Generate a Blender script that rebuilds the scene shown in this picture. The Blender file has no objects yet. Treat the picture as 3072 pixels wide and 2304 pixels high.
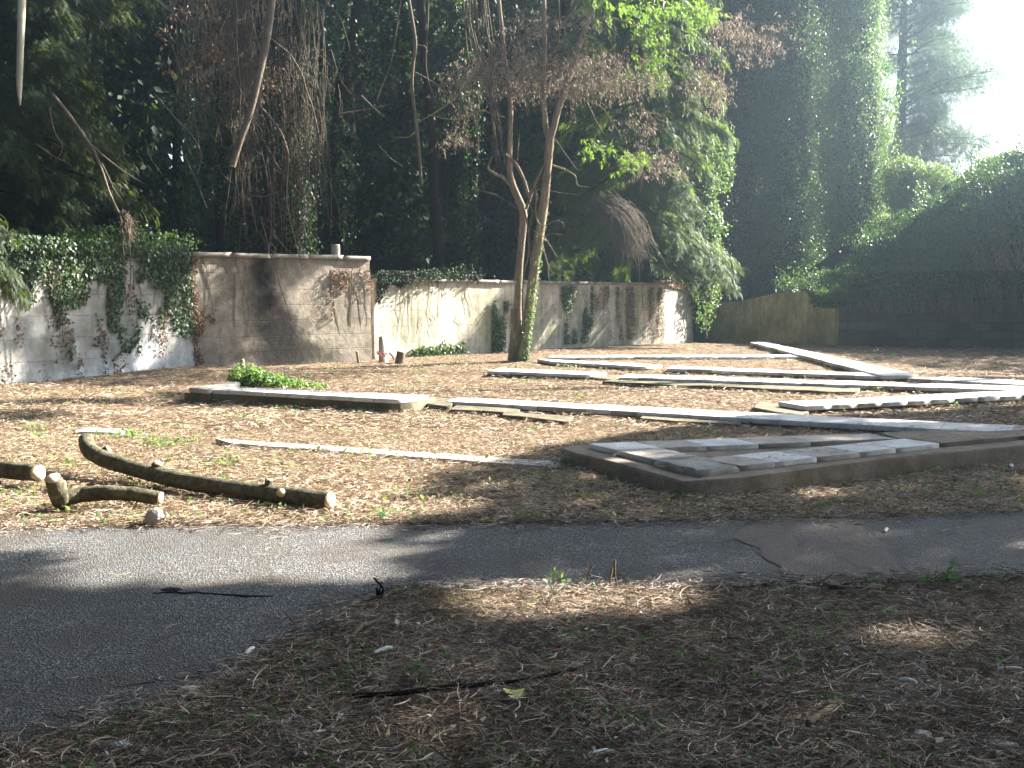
import bpy, math, random
import numpy as np
from mathutils import Vector, Matrix
from mathutils.geometry import tessellate_polygon

random.seed(7)
rng = np.random.default_rng(11)
sc = bpy.context.scene
R = math.radians
U = rng.uniform
N = rng.normal

# ---------------------------------------------------------------- camera
EYE = 1.6
FPX = 995.0                                   # focal length in pixels of a 1024 px wide picture
PITCH = math.atan(87.0 / FPX)
cam_d = bpy.data.cameras.new('camera')
cam_d.sensor_width = 36.0
cam_d.lens = FPX / 1024.0 * 36.0
cam_d.clip_start = 0.05
cam_d.clip_end = 2000
cam = bpy.data.objects.new('camera', cam_d)
sc.collection.objects.link(cam)
cam.location = (0, 0, EYE)
cam.rotation_euler = (R(90) - PITCH, 0, 0)
sc.camera = cam

# ---------------------------------------------------------------- sky and sun
SUN_AZ, SUN_EL = R(60), R(33)                 # azimuth from +Y towards +X
SD = Vector((math.sin(SUN_AZ) * math.cos(SUN_EL), math.cos(SUN_AZ) * math.cos(SUN_EL), math.sin(SUN_EL)))
world = bpy.data.worlds.new("World")
sc.world = world
world.use_nodes = True
wn = world.node_tree
wn.nodes.clear()
wo = wn.nodes.new('ShaderNodeOutputWorld')
wb = wn.nodes.new('ShaderNodeBackground')
sk = wn.nodes.new('ShaderNodeTexSky')
sk.sky_type = 'NISHITA'
sk.sun_disc = False
sk.sun_elevation = SUN_EL
sk.sun_rotation = SUN_AZ
sk.air_density = 1.0
sk.dust_density = 2.0
wb.inputs['Strength'].default_value = 0.05
wn.links.new(sk.outputs[0], wb.inputs['Color'])
wn.links.new(wb.outputs[0], wo.inputs['Surface'])
sun_d = bpy.data.lights.new('sun', 'SUN')
sun_d.energy = 5.0
sun_d.angle = R(0.5)
sun_d.color = (1.0, 0.93, 0.83)
sun = bpy.data.objects.new('sun', sun_d)
sc.collection.objects.link(sun)
sun.rotation_euler = SD.to_track_quat('Z', 'Y').to_euler()

sc.view_settings.view_transform = 'Standard'
sc.view_settings.look = 'None'
sc.view_settings.gamma = 1.0
sc.view_settings.exposure = 3.08
try:
    sc.cycles.max_bounces = 5
    sc.cycles.diffuse_bounces = 3
    sc.cycles.glossy_bounces = 2
    sc.cycles.transmission_bounces = 3
    sc.cycles.volume_bounces = 0
    sc.cycles.sample_clamp_indirect = 4.0
    sc.cycles.use_denoising = True
except Exception:
    pass

# ---------------------------------------------------------------- measuring
SN = L = bpy.context.scene.collection
sp_, cp_ = math.sin(PITCH), math.cos(PITCH)
def ray(px, py):
    x = (px - 512.0) / FPX; y = (384.0 - py) / FPX
    return np.array([x, cp_ + y * sp_, -sp_ + y * cp_])
def P(px, py, Y):
    r = ray(px, py); t = Y / r[1]
    return np.array([0, 0, EYE]) + r * t
def H(px, py, h=0.0):
    r = ray(px, py); t = (h - EYE) / r[2]
    return np.array([0, 0, EYE]) + r * t
DS = 2.1602
def HD(dx, dy, h=0.0):
    return H(dx / DS, dy / DS, h)

# ---------------------------------------------------------------- noise
def _hash(i, j, k, s):
    n = (i * 374761393 + j * 668265263 + k * 2147483647 + s * 974634777) & 0x7fffffff
    n = ((n ^ (n >> 13)) * 1274126177) & 0x7fffffff
    n = (n ^ (n >> 16)) & 0xffff
    return n / 65535.0
def vnoise(p, s=0):
    p = np.asarray(p, float)
    i = np.floor(p).astype(np.int64); f = p - i
    f = f * f * (3 - 2 * f)
    out = 0
    for a in (0, 1):
        for b in (0, 1):
            for c in (0, 1):
                w = (f[:, 0] if a else 1 - f[:, 0]) * (f[:, 1] if b else 1 - f[:, 1]) * (f[:, 2] if c else 1 - f[:, 2])
                out = out + w * _hash(i[:, 0] + a, i[:, 1] + b, i[:, 2] + c, s)
    return out
def fbm(p, freq=1.0, oct=3, s=0):
    p = np.asarray(p, float) * freq
    v = 0; a = 0.5; t = 0
    for o in range(oct):
        v = v + a * vnoise(p + 17.3 * o, s + o); t += a; a *= 0.5; p = p * 2.03
    return v / t
def fbm2(x, y, freq=1.0, oct=3, s=0):
    return fbm(np.stack([x, y, np.zeros_like(x)], 1), freq, oct, s)

# ---------------------------------------------------------------- mesh helpers
def mesh_obj(name, V, F, mat, parent=None, uv=None, smooth=False):
    V = np.ascontiguousarray(V, dtype=np.float32); F = np.ascontiguousarray(F, dtype=np.int32)
    k = F.shape[1]
    me = bpy.data.meshes.new(name)
    me.vertices.add(len(V)); me.vertices.foreach_set('co', V.ravel())
    me.loops.add(F.size); me.loops.foreach_set('vertex_index', F.ravel())
    me.polygons.add(len(F)); me.polygons.foreach_set('loop_start', np.arange(0, F.size, k, dtype=np.int32))
    if uv is not None:
        l = me.uv_layers.new(name='UVMap')
        l.data.foreach_set('uv', np.ascontiguousarray(np.asarray(uv, np.float32)[F.ravel()]).ravel())
    me.update(calc_edges=True)
    if smooth:
        me.polygons.foreach_set('use_smooth', np.ones(len(F), dtype=bool))
    if mat is not None:
        me.materials.append(mat)
    o = bpy.data.objects.new(name, me)
    L.objects.link(o)
    if parent is not None:
        o.parent = parent
        o.matrix_parent_inverse = Matrix.Translation(-parent.location)
    return o

class MB:
    def __init__(s): s.V = []; s.F = []; s.UV = []; s.n = 0
    def add(s, V, F, uv=None):
        V = np.asarray(V, float); F = np.asarray(F, int)
        if F.shape[1] == 4:
            F = np.concatenate([F[:, [0, 1, 2]], F[:, [0, 2, 3]]])
        s.V.append(V); s.F.append(F + s.n); s.n += len(V)
        s.UV.append(np.zeros((len(V), 2)) if uv is None else uv)
    def build(s, name, mat, parent=None, smooth=False, uv=False):
        return mesh_obj(name, np.concatenate(s.V), np.concatenate(s.F), mat, parent,
                        np.concatenate(s.UV) if uv else None, smooth)

def tag(o, label=None, cat=None, group=None, kind=None):
    if label: o['label'] = label
    if cat: o['category'] = cat
    if group: o['group'] = group
    if kind: o['kind'] = kind
    return o
def empty(name, loc):
    o = bpy.data.objects.new(name, None); L.objects.link(o)
    o.location = Vector([float(v) for v in loc]); o.empty_display_size = 0.2
    return o
def thing(name, label, cat, loc=(0, 0, 0), group=None):
    return tag(empty(name, loc), label, cat, group)
def copy_tree(o, parent=None):
    c = o.copy(); L.objects.link(c); c.parent = parent
    for ch in list(o.children):
        copy_tree(ch, c)
    return c

def resample(path, n):
    path = np.asarray(path, float)
    d = np.r_[0, np.cumsum(np.linalg.norm(np.diff(path, axis=0), axis=1))]
    # catmull-like smoothing through dense linear + box filter
    t = np.linspace(0, d[-1], n)
    q = np.stack([np.interp(t, d, path[:, i]) for i in range(path.shape[1])], 1)
    if n > 6 and len(path) > 2:
        for _ in range(2):
            q[1:-1] = 0.25 * q[:-2] + 0.5 * q[1:-1] + 0.25 * q[2:]
    return q
def tube(mb, path, r, sides=6, n=None, wob=0.0, bark=0.0, caps=True):
    path = np.asarray(path, float)
    if n: 
        pr = np.column_stack([path, np.interp(np.linspace(0, 1, len(path)), np.linspace(0, 1, np.size(r)), np.atleast_1d(r))])
        pr = resample(pr, n); path = pr[:, :3]; rad = pr[:, 3]
    else:
        rad = np.interp(np.linspace(0, 1, len(path)), np.linspace(0, 1, np.size(r)), np.atleast_1d(r))
    if wob: path = path + (fbm(path, 1.3, 2, 5)[:, None] - .5) * wob * np.array([1, .7, .2])
    T = np.gradient(path, axis=0); T /= np.linalg.norm(T, axis=1)[:, None] + 1e-9
    ref = np.array([0.13, 0.98, 0.07]) if abs(T[0, 2]) > 0.7 else np.array([0.02, 0.05, 1.0])
    A = np.cross(T, ref); A /= np.linalg.norm(A, axis=1)[:, None] + 1e-9
    B = np.cross(T, A)
    a = np.linspace(0, 2 * np.pi, sides, endpoint=False)
    m = len(path)
    V = path[:, None, :] + rad[:, None, None] * (np.cos(a)[None, :, None] * A[:, None, :] + np.sin(a)[None, :, None] * B[:, None, :])
    V = V.reshape(-1, 3)
    if bark:
        dirs = V - np.repeat(path, sides, 0)
        nn = fbm(V * np.array([1, 1, .35]), 14, 3, 9) - .5
        V = V + dirs * (nn * bark * 2)[:, None]
    i = np.arange(m - 1)[:, None] * sides; j = np.arange(sides)[None, :]; j2 = (j + 1) % sides
    F = np.stack([i + j, i + j2, i + sides + j2, i + sides + j], -1).reshape(-1, 4)
    mb.add(V, F)
    if caps:
        for e in (0, m - 1):
            c = path[e]; base = e * sides
            ring = V[base:base + sides]
            mb.add(np.vstack([ring, c[None]]), [[k, (k + 1) % sides, sides] if e else [(k + 1) % sides, k, sides] for k in range(sides)])
    return path, rad

def prism(mb, top, z0, round_=0.0, jit=0.0):
    """top: list of xyz points in order (any winding); extruded down to z0 (number or offset list)"""
    T = np.array(top, float)
    if jit: T[:, :2] += N(0, jit, T[:, :2].shape)
    ar = 0.5 * np.sum(T[:, 0] * np.roll(T[:, 1], -1) - np.roll(T[:, 0], -1) * T[:, 1])
    if ar < 0: T = T[::-1]
    n = len(T)
    B = T.copy(); B[:, 2] = z0
    c = T.mean(0)
    if round_:
        In = T.copy(); d = c - In; d[:, 2] = 0
        In += d / (np.linalg.norm(d, axis=1)[:, None] + 1e-6) * round_ * 1.4
        M = T.copy(); M[:, 2] -= round_
        V = np.vstack([In, M, B]); 
        F = [[(k), (k + 1) % n, n + (k + 1) % n, n + k][::-1] for k in range(n)] + [[n + k, n + (k + 1) % n, 2 * n + (k + 1) % n, 2 * n + k][::-1] for k in range(n)]
    else:
        V = np.vstack([T, B]); F = [[k, (k + 1) % n, n + (k + 1) % n, n + k][::-1] for k in range(n)]
    mb.add(V, F)
    tris = tessellate_polygon([[Vector(v) for v in V[:n]]])
    tt = []
    for t in tris:
        a, b, c2 = V[t[0]], V[t[1]], V[t[2]]
        tt.append(t if np.cross(b - a, c2 - a)[2] > 0 else t[::-1])
    mb.add(V[:n], tt)

def norm(v): return v / (np.linalg.norm(v, axis=-1, keepdims=True) + 1e-9)
def frames(y, z):
    y = norm(y); z = norm(z - (z * y).sum(1)[:, None] * y); x = np.cross(y, z)
    return np.stack([x, y, z], -1)                        # columns
def scatter(T, F, pos, Rm, s):
    s = np.asarray(s, float)
    if s.ndim == 1: s = s[:, None]
    V = np.einsum('nij,nkj->nki', Rm, T[None] * s[:, None, :]) + pos[:, None, :]
    n, k = len(pos), len(T)
    FF = (F[None] + (np.arange(n) * k)[:, None, None]).reshape(-1, F.shape[1])
    return V.reshape(-1, 3), FF

LEAF = np.array([[0, 0, 0], [-.33, .38, .07], [0, 1, -.05], [.33, .38, .07]], float)
LEAF_F = np.array([[0, 2, 1], [0, 3, 2]])
LONG = np.array([[0, 0, 0], [-.12, .45, .04], [0, 1, -.08], [.12, .45, .04]], float)
def spray_template(n=9, droop=.25, w=.05, l0=.42):
    V = []; F = []
    for i in range(n):
        t = (i + .6) / n
        y = t; z = -droop * t * t
        ln = l0 * (1 - t) ** .7 + .06
        for sgn in (-1, 1):
            b = len(V)
            V += [[0, y - w, z], [sgn * ln, y + ln * .55, z - .05 - .25 * ln * droop], [0, y + w, z + .012]]
            F.append([b, b + 1, b + 2])
    b = len(V); V += [[-.012, 0, 0], [.012, 0, 0], [0, 1.05, -droop]]; F.append([b, b + 1, b + 2])
    return np.array(V), np.array(F)
SPRAY, SPRAY_F = spray_template(13, .25, .028, .40)
PINN, PINN_F = spray_template(6, .35, .085, .3)
def tuft_template(n=12, w=.02):
    r = np.random.default_rng(3); V = []; F = []
    for i in range(n):
        d = r.normal(0, 1, 3); d[1] = abs(d[1]) + .25; d /= np.linalg.norm(d)
        s = np.cross(d, [0, 0, 1.0]); s /= np.linalg.norm(s) + 1e-6
        b = len(V); V += [list(s * w), list(-s * w), list(d)]; F.append([b, b + 1, b + 2])
    return np.array(V), np.array(F)
TUFT, TUFT_F = tuft_template()
def cluster_template(n=5, spread=.9, seed=1):
    r = np.random.default_rng(seed); V = []; F = []
    for i in range(n):
        y = norm(r.normal(0, 1, (1, 3)) + np.array([[0, .9, 0]])); z = norm(r.normal(0, .7, (1, 3)) + np.array([[0, 0, 1.]]))
        M = frames(y, z)[0]; o = r.uniform(-spread, spread, 3) * np.array([1, 1, .5])
        b = len(V); V += list((LEAF * r.uniform(.6, 1)) @ M.T + o); F += [[b + a for a in f] for f in LEAF_F]
    return np.array(V), np.array(F)
CLUS, CLUS_F = cluster_template()

def leaves(mb, pos, nrm, size, tmpl='leaf', tip=(0, 0, -1), jt=.6, jn=.6):
    n = len(pos)
    if n == 0: return
    y = np.tile(np.array(tip, float), (n, 1)) if np.ndim(tip) == 1 else np.asarray(tip, float)
    y = y + N(0, jt, (n, 3)); z = nrm + N(0, jn, (n, 3))
    T, F = {'leaf': (LEAF, LEAF_F), 'long': (LONG, LEAF_F), 'spray': (SPRAY, SPRAY_F), 'pinn': (PINN, PINN_F),
            'tuft': (TUFT, TUFT_F), 'clus': (CLUS, CLUS_F)}[tmpl]
    s = size * U(.6, 1.25, n)
    V, FF = scatter(T, F, pos, frames(y, z), s)
    mb.add(V, FF)

def blob(n, c, rad, shell=.5, freq=.8, thr=.42, seed=0):
    """points inside an uneven ellipsoid, biased to its shell, with clumps and gaps"""
    d = norm(N(0, 1, (n, 3)))
    lump = .72 + .56 * fbm(d * 1.7 + seed, 1.0, 3, seed)
    r = (1 - shell * U(0, 1, n) ** 1.5) * lump
    p = d * r[:, None] * np.array(rad) + np.array(c)
    if thr > 0:
        k = fbm(p, freq, 2, seed + 3) > thr
        p = p[k]; d = d[k]
    return p, norm(d / np.array(rad))

# ---------------------------------------------------------------- materials
def newmat(name):
    m = bpy.data.materials.new(name); m.use_nodes = True
    nt = m.node_tree; nt.nodes.clear()
    out = nt.nodes.new('ShaderNodeOutputMaterial')
    return m, nt, out
def nd(nt, t, **kw):
    n = nt.nodes.new(t)
    for k, v in kw.items():
        if k in n.inputs: n.inputs[k].default_value = v
        else: setattr(n, k, v)
    return n
def ramp(nt, src, stops):
    r = nt.nodes.new('ShaderNodeValToRGB')
    e = r.color_ramp.elements
    while len(e) < len(stops): e.new(.5)
    for el, (p, c) in zip(e, stops):
        el.position = p; el.color = (*c, 1) if len(c) == 3 else c
    nt.links.new(src, r.inputs[0])
    return r.outputs[0]
def mix(nt, fac, a, b, mode='MIX'):
    n = nt.nodes.new('ShaderNodeMix'); n.data_type = 'RGBA'; n.blend_type = mode
    for s, v in ((n.inputs[0], fac), (n.inputs[6], a), (n.inputs[7], b)):
        if hasattr(v, 'links'): nt.links.new(v, s)
        elif isinstance(v, (int, float)): s.default_value = v
        else: s.default_value = (*v, 1)
    return n.outputs[2]
def math_(nt, op, a, b=0.0, clamp=False):
    n = nt.nodes.new('ShaderNodeMath'); n.operation = op; n.use_clamp = clamp
    for s, v in ((n.inputs[0], a), (n.inputs[1], b)):
        if hasattr(v, 'links'): nt.links.new(v, s)
        else: s.default_value = v
    return n.outputs[0]
def noise(nt, scale, vec=None, detail=4, rough=.6, dist=0.0):
    n = nt.nodes.new('ShaderNodeTexNoise')
    n.inputs['Scale'].default_value = scale; n.inputs['Detail'].default_value = detail
    n.inputs['Roughness'].default_value = rough; n.inputs['Distortion'].default_value = dist
    if vec is not None: nt.links.new(vec, n.inputs['Vector'])
    return n.outputs[0]
def mapping(nt, vec, scale=(1, 1, 1), loc=(0, 0, 0), rot=(0, 0, 0)):
    n = nt.nodes.new('ShaderNodeMapping')
    n.inputs['Scale'].default_value = scale; n.inputs['Location'].default_value = loc; n.inputs['Rotation'].default_value = rot
    nt.links.new(vec, n.inputs['Vector']); return n.outputs[0]
def bump(nt, h, strength=.5, dist=.02):
    b = nt.nodes.new('ShaderNodeBump'); b.inputs['Strength'].default_value = strength; b.inputs['Distance'].default_value = dist
    nt.links.new(h, b.inputs['Height']); return b.outputs[0]
def pos_(nt): return nt.nodes.new('ShaderNodeNewGeometry').outputs['Position']
def finish(nt, out, col, rough=.85, nrm=None, spec=.3):
    p = nt.nodes.new('ShaderNodeBsdfPrincipled')
    if hasattr(col, 'links'): nt.links.new(col, p.inputs['Base Color'])
    else: p.inputs['Base Color'].default_value = (*col, 1)
    if hasattr(rough, 'links'): nt.links.new(rough, p.inputs['Roughness'])
    else: p.inputs['Roughness'].default_value = rough
    p.inputs['Specular IOR Level'].default_value = spec
    if nrm is not None: nt.links.new(nrm, p.inputs['Normal'])
    nt.links.new(p.outputs[0], out.inputs[0]); return p

def leaf_mat(name, stops, rough=.5, trans=.35, tcol=None, spec=.4, scale=.5):
    m, nt, out = newmat(name)
    g = nt.nodes.new('ShaderNodeNewGeometry')
    ns = noise(nt, scale, g.outputs['Position'], 2)
    f = math_(nt, 'ADD', math_(nt, 'MULTIPLY', g.outputs['Random Per Island'], .65), math_(nt, 'MULTIPLY', ns, .4))
    c = ramp(nt, f, stops)
    p = finish(nt, out, c, rough, None, spec)
    if trans > 0:
        t = nt.nodes.new('ShaderNodeBsdfTranslucent')
        tc = mix(nt, .6, c, tcol if tcol else (0.25, .42, .04))
        nt.links.new(tc, t.inputs[0])
        mx = nt.nodes.new('ShaderNodeMixShader'); mx.inputs[0].default_value = trans
        nt.links.new(p.outputs[0], mx.inputs[1]); nt.links.new(t.outputs[0], mx.inputs[2])
        nt.links.new(mx.outputs[0], out.inputs[0])
    return m

M = {}
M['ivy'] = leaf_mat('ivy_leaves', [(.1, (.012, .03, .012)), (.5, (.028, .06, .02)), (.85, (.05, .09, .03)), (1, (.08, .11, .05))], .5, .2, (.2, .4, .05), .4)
M['ivy_sunlit'] = leaf_mat('sun_paled_ivy_leaves', [(.1, (.02, .04, .015)), (.5, (.05, .09, .03)), (.85, (.10, .15, .06)), (1, (.18, .2, .10))], .46, .3, (.3, .5, .08), .5)  # paler copy of the ivy, sunlight put into the leaf colour
M['dark'] = leaf_mat('shade_darkened_leaves', [(.2, (.004, .009, .006)), (.6, (.008, .017, .008)), (1, (.02, .036, .014))], .6, .12, (.12, .25, .04), .15)  # near black copy, the wood's shade is put into the leaf colour
M['caster'] = leaf_mat('tall_tree_leaves', [(.2, (.02, .04, .015)), (1, (.05, .08, .03))], .6, .12, (.2, .3, .05), .3)
M['fir'] = leaf_mat('fir_foliage', [(.15, (.018, .042, .016)), (.55, (.042, .09, .026)), (.85, (.09, .15, .04)), (1, (.16, .19, .06))], .6, .3, (.3, .42, .05), .2)
M['yew'] = leaf_mat('cedar_foliage', [(.15, (.006, .015, .006)), (.5, (.014, .030, .010)), (.8, (.032, .048, .014)), (1, (.08, .075, .03))], .6, .22, (.30, .36, .05), .2)
M['pine'] = leaf_mat('pine_needles', [(.1, (.015, .035, .022)), (.6, (.04, .075, .045)), (1, (.08, .12, .07))], .5, .25, (.25, .4, .15), .4)
M['bright'] = leaf_mat('bright_leaves', [(.1, (.05, .10, .02)), (.6, (.09, .18, .03)), (1, (.16, .26, .05))], .5, .4, (.35, .6, .06), .4)
M['weed'] = leaf_mat('weed_leaves', [(.1, (.04, .09, .025)), (.6, (.09, .18, .045)), (1, (.2, .27, .1))], .5, .35, (.35, .55, .1), .4)
M['weed_dark'] = leaf_mat('low_green_leaves', [(.1, (.03, .08, .03)), (.6, (.05, .14, .04)), (1, (.12, .2, .08))], .5, .35, (.2, .5, .08), .4)
M['bush'] = leaf_mat('bush_leaves', [(.1, (.04, .08, .025)), (.6, (.08, .14, .04)), (1, (.16, .2, .08))], .45, .35, (.35, .5, .1), .5)
M['deadleaf'] = leaf_mat('dead_leaves', [(.1, (.07, .045, .035)), (.6, (.22, .165, .125)), (1, (.46, .38, .30))], .6, .25, (.4, .34, .26), .3)
M['brownleaf'] = leaf_mat('withered_ivy_leaves', [(.1, (.06, .035, .02)), (.6, (.14, .09, .05)), (1, (.25, .15, .08))], .6, .2, (.3, .15, .08), .3)
M['litter'] = leaf_mat('needle_litter', [(.05, (.05, .03, .02)), (.3, (.155, .105, .065)), (.55, (.32, .24, .16)), (.8, (.50, .41, .30)), (1, (.66, .60, .50))], .65, .1, (.3, .2, .1), .3, 1.3)  # kept paler than the foreground copy to read as sunlit
M['litter_shade'] = leaf_mat('shaded_twig_litter', [(.05, (.02, .015, .011)), (.3, (.045, .032, .022)), (.52, (.125, .088, .062)), (.72, (.31, .24, .18)), (.88, (.56, .50, .42)), (1, (.24, .32, .13))], .7, .05, (.3, .2, .1), .3, 1.6)  # darker twig and needle copy, foreground shade put into the colour

def bark_mat(name, c0, c1, c2, sc_=9, stretch=.25, bs=.7):
    m, nt, out = newmat(name)
    v = mapping(nt, pos_(nt), (1, 1, stretch))
    n1 = noise(nt, sc_, v, 6, .7, .4); n2 = noise(nt, 1.4, pos_(nt), 3)
    c = ramp(nt, n1, [(.3, c0), (.52, c1), (.75, c2)])
    c = mix(nt, math_(nt, 'MULTIPLY', n2, .35), c, (c1[0] * .55, c1[1] * .85, c1[2] * .5))
    finish(nt, out, c, .9, bump(nt, n1, bs, .03), .1); return m
M['bark'] = bark_mat('reddish_bark', (.07, .05, .036), (.20, .15, .11), (.36, .29, .225))
M['bark_grey'] = bark_mat('grey_bark', (.04, .033, .026), (.12, .10, .08), (.24, .21, .17))
M['bark_dark'] = bark_mat('dark_bark', (.006, .004, .003), (.015, .010, .008), (.03, .021, .016))
M['log'] = bark_mat('mossy_log_bark', (.035, .03, .02), (.11, .095, .065), (.23, .2, .14), 16, 1.0, .9)
M['twig'] = bark_mat('dry_twig_bark', (.08, .055, .04), (.19, .14, .105), (.34, .27, .21), 20)
M['vine'] = bark_mat('dry_vine_bark', (.055, .042, .034), (.13, .10, .08), (.24, .195, .16), 20)
M['lichen'] = bark_mat('yellow_lichen_bark', (.10, .08, .04), (.22, .19, .09), (.36, .33, .18), 20)
M['pale'] = bark_mat('barkless_pale_wood', (.22, .17, .13), (.42, .36, .3), (.62, .57, .5), 8, .1)

def cut_mat():
    m, nt, out = newmat('fresh_cut_wood')
    n1 = noise(nt, 30, pos_(nt), 4)
    c = ramp(nt, n1, [(.3, (.42, .30, .17)), (.6, (.66, .54, .38)), (.8, (.74, .64, .48))])
    finish(nt, out, c, .8, bump(nt, n1, .3, .005)); return m
M['cut'] = cut_mat()

def ground_mat():
    m, nt, out = newmat('needle_covered_soil')
    p = pos_(nt)
    big = noise(nt, .45, p, 3); mid = noise(nt, 3.5, p, 5, .7); 
    v = mapping(nt, p, (1, 1, 1), rot=(0, 0, .5)); v2 = mapping(nt, v, (14, 55, 10))
    v3 = mapping(nt, mapping(nt, p, (1, 1, 1), rot=(0, 0, -.6)), (50, 13, 10))
    f1 = noise(nt, 1.0, v2, 3, .7, .6); f2 = noise(nt, 1.0, v3, 3, .7, .6)
    f = math_(nt, 'MAXIMUM', f1, f2)
    c = ramp(nt, f, [(.42, (.035, .023, .015)), (.52, (.125, .085, .052)), (.62, (.31, .225, .15)), (.75, (.52, .43, .31))])
    c = mix(nt, ramp(nt, mid, [(.4, (0, 0, 0)), (.62, (.75, .75, .75))]), c, (.06, .042, .028))
    g = ramp(nt, noise(nt, .8, mapping(nt, p, loc=(3, 9, 0)), 4), [(.56, (0, 0, 0)), (.7, (.35, .35, .35))])
    c = mix(nt, g, c, (.07, .10, .04))
    finish(nt, out, c, .95, bump(nt, math_(nt, 'ADD', f, mid), 1.0, .05), .1); return m
M['ground'] = ground_mat()

def asphalt_mat(name, dark, light, patch):
    m, nt, out = newmat(name)
    p = pos_(nt)
    vo = nt.nodes.new('ShaderNodeTexVoronoi'); vo.inputs['Scale'].default_value = 95; nt.links.new(p, vo.inputs['Vector'])
    n1 = noise(nt, 130, p, 2, .7); n2 = noise(nt, 1.6, p, 6, .7)
    sep = nt.nodes.new('ShaderNodeSeparateColor'); nt.links.new(vo.outputs['Color'], sep.inputs[0])
    c = ramp(nt, n1, [(.4, dark), (.62, tuple(.5 * (a + b) for a, b in zip(dark, light)))])
    wear = ramp(nt, noise(nt, .38, mapping(nt, p, loc=(4.3, 1.2, 0)), 5, .6), [(.40, (.25, .25, .25)), (.60, (1, 1, 1))])
    c = mix(nt, math_(nt, 'MULTIPLY', ramp(nt, sep.outputs[0], [(.72, (0, 0, 0)), (.9, (.85, .85, .85))]), wear), c, light)
    ck = nt.nodes.new('ShaderNodeTexVoronoi'); ck.feature = 'DISTANCE_TO_EDGE'; ck.inputs['Scale'].default_value = .9
    dv = nt.nodes.new('ShaderNodeVectorMath'); dv.operation = 'MULTIPLY_ADD'; dn_ = nt.nodes.new('ShaderNodeTexNoise'); dn_.inputs['Scale'].default_value = 3; dn_.inputs['Detail'].default_value = 6
    nt.links.new(p, dn_.inputs['Vector']); nt.links.new(dn_.outputs[1], dv.inputs[0]); dv.inputs[1].default_value = (.5, .5, 0); nt.links.new(p, dv.inputs[2]); nt.links.new(dv.outputs[0], ck.inputs['Vector'])
    ckf = math_(nt, 'MULTIPLY', ramp(nt, ck.outputs[0], [(.0, (.8, .8, .8)), (.012, (0, 0, 0))]), ramp(nt, n2, [(.45, (0, 0, 0)), (.55, (1, 1, 1))]))
    c = mix(nt, ckf, c, (.008, .008, .008))
    c = mix(nt, ramp(nt, n2, [(.46, (0, 0, 0)), (.62, (.75, .75, .75))]), c, patch)
    h = math_(nt, 'ADD', n1, vo.outputs['Distance'])
    finish(nt, out, c, .75, bump(nt, h, 1.0, .018), .35); return m
M['asphalt'] = asphalt_mat('worn_asphalt', (.012, .012, .0125), (.30, .30, .29), (.085, .07, .057))
M['patch'] = asphalt_mat('old_concrete_patch', (.10, .08, .066), (.24, .205, .175), (.13, .105, .085))

def stone_mat(name, c0, c1, c2, speck=.3):
    m, nt, out = newmat(name)
    p = pos_(nt); g = nt.nodes.new('ShaderNodeNewGeometry')
    n1 = noise(nt, 4, p, 5, .7); n2 = noise(nt, 60, p, 3, .7)
    c = ramp(nt, math_(nt, 'ADD', math_(nt, 'MULTIPLY', n1, .7), math_(nt, 'MULTIPLY', n2, .3)), [(.32, c0), (.5, c1), (.68, c2)])
    oi = nt.nodes.new('ShaderNodeObjectInfo')
    c = mix(nt, math_(nt, 'MULTIPLY', oi.outputs['Random'], .3), c, c0)
    finish(nt, out, c, .85, bump(nt, math_(nt, 'ADD', n1, n2), .5, .02), .25); return m
M['slab'] = stone_mat('pale_stone', (.32, .30, .28), (.58, .56, .53), (.72, .70, .67))
M['slab_dull'] = stone_mat('brownish_stone', (.20, .17, .145), (.36, .32, .28), (.48, .44, .40))
M['slab_grit'] = stone_mat('gritty_concrete', (.10, .09, .08), (.30, .28, .25), (.5, .48, .44))
M['footing'] = stone_mat('mossy_footing', (.045, .05, .025), (.12, .10, .065), (.24, .19, .13))
M['platform'] = stone_mat('brown_concrete', (.09, .07, .045), (.19, .15, .11), (.31, .26, .21))
M['rock'] = stone_mat('pink_stone', (.25, .2, .17), (.42, .34, .3), (.6, .52, .47))
M['chip'] = stone_mat('white_chip', (.5, .5, .48), (.65, .65, .63), (.8, .8, .78))
M['tar'] = stone_mat('black_tar', (.01, .01, .01), (.02, .02, .02), (.04, .04, .04))

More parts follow.
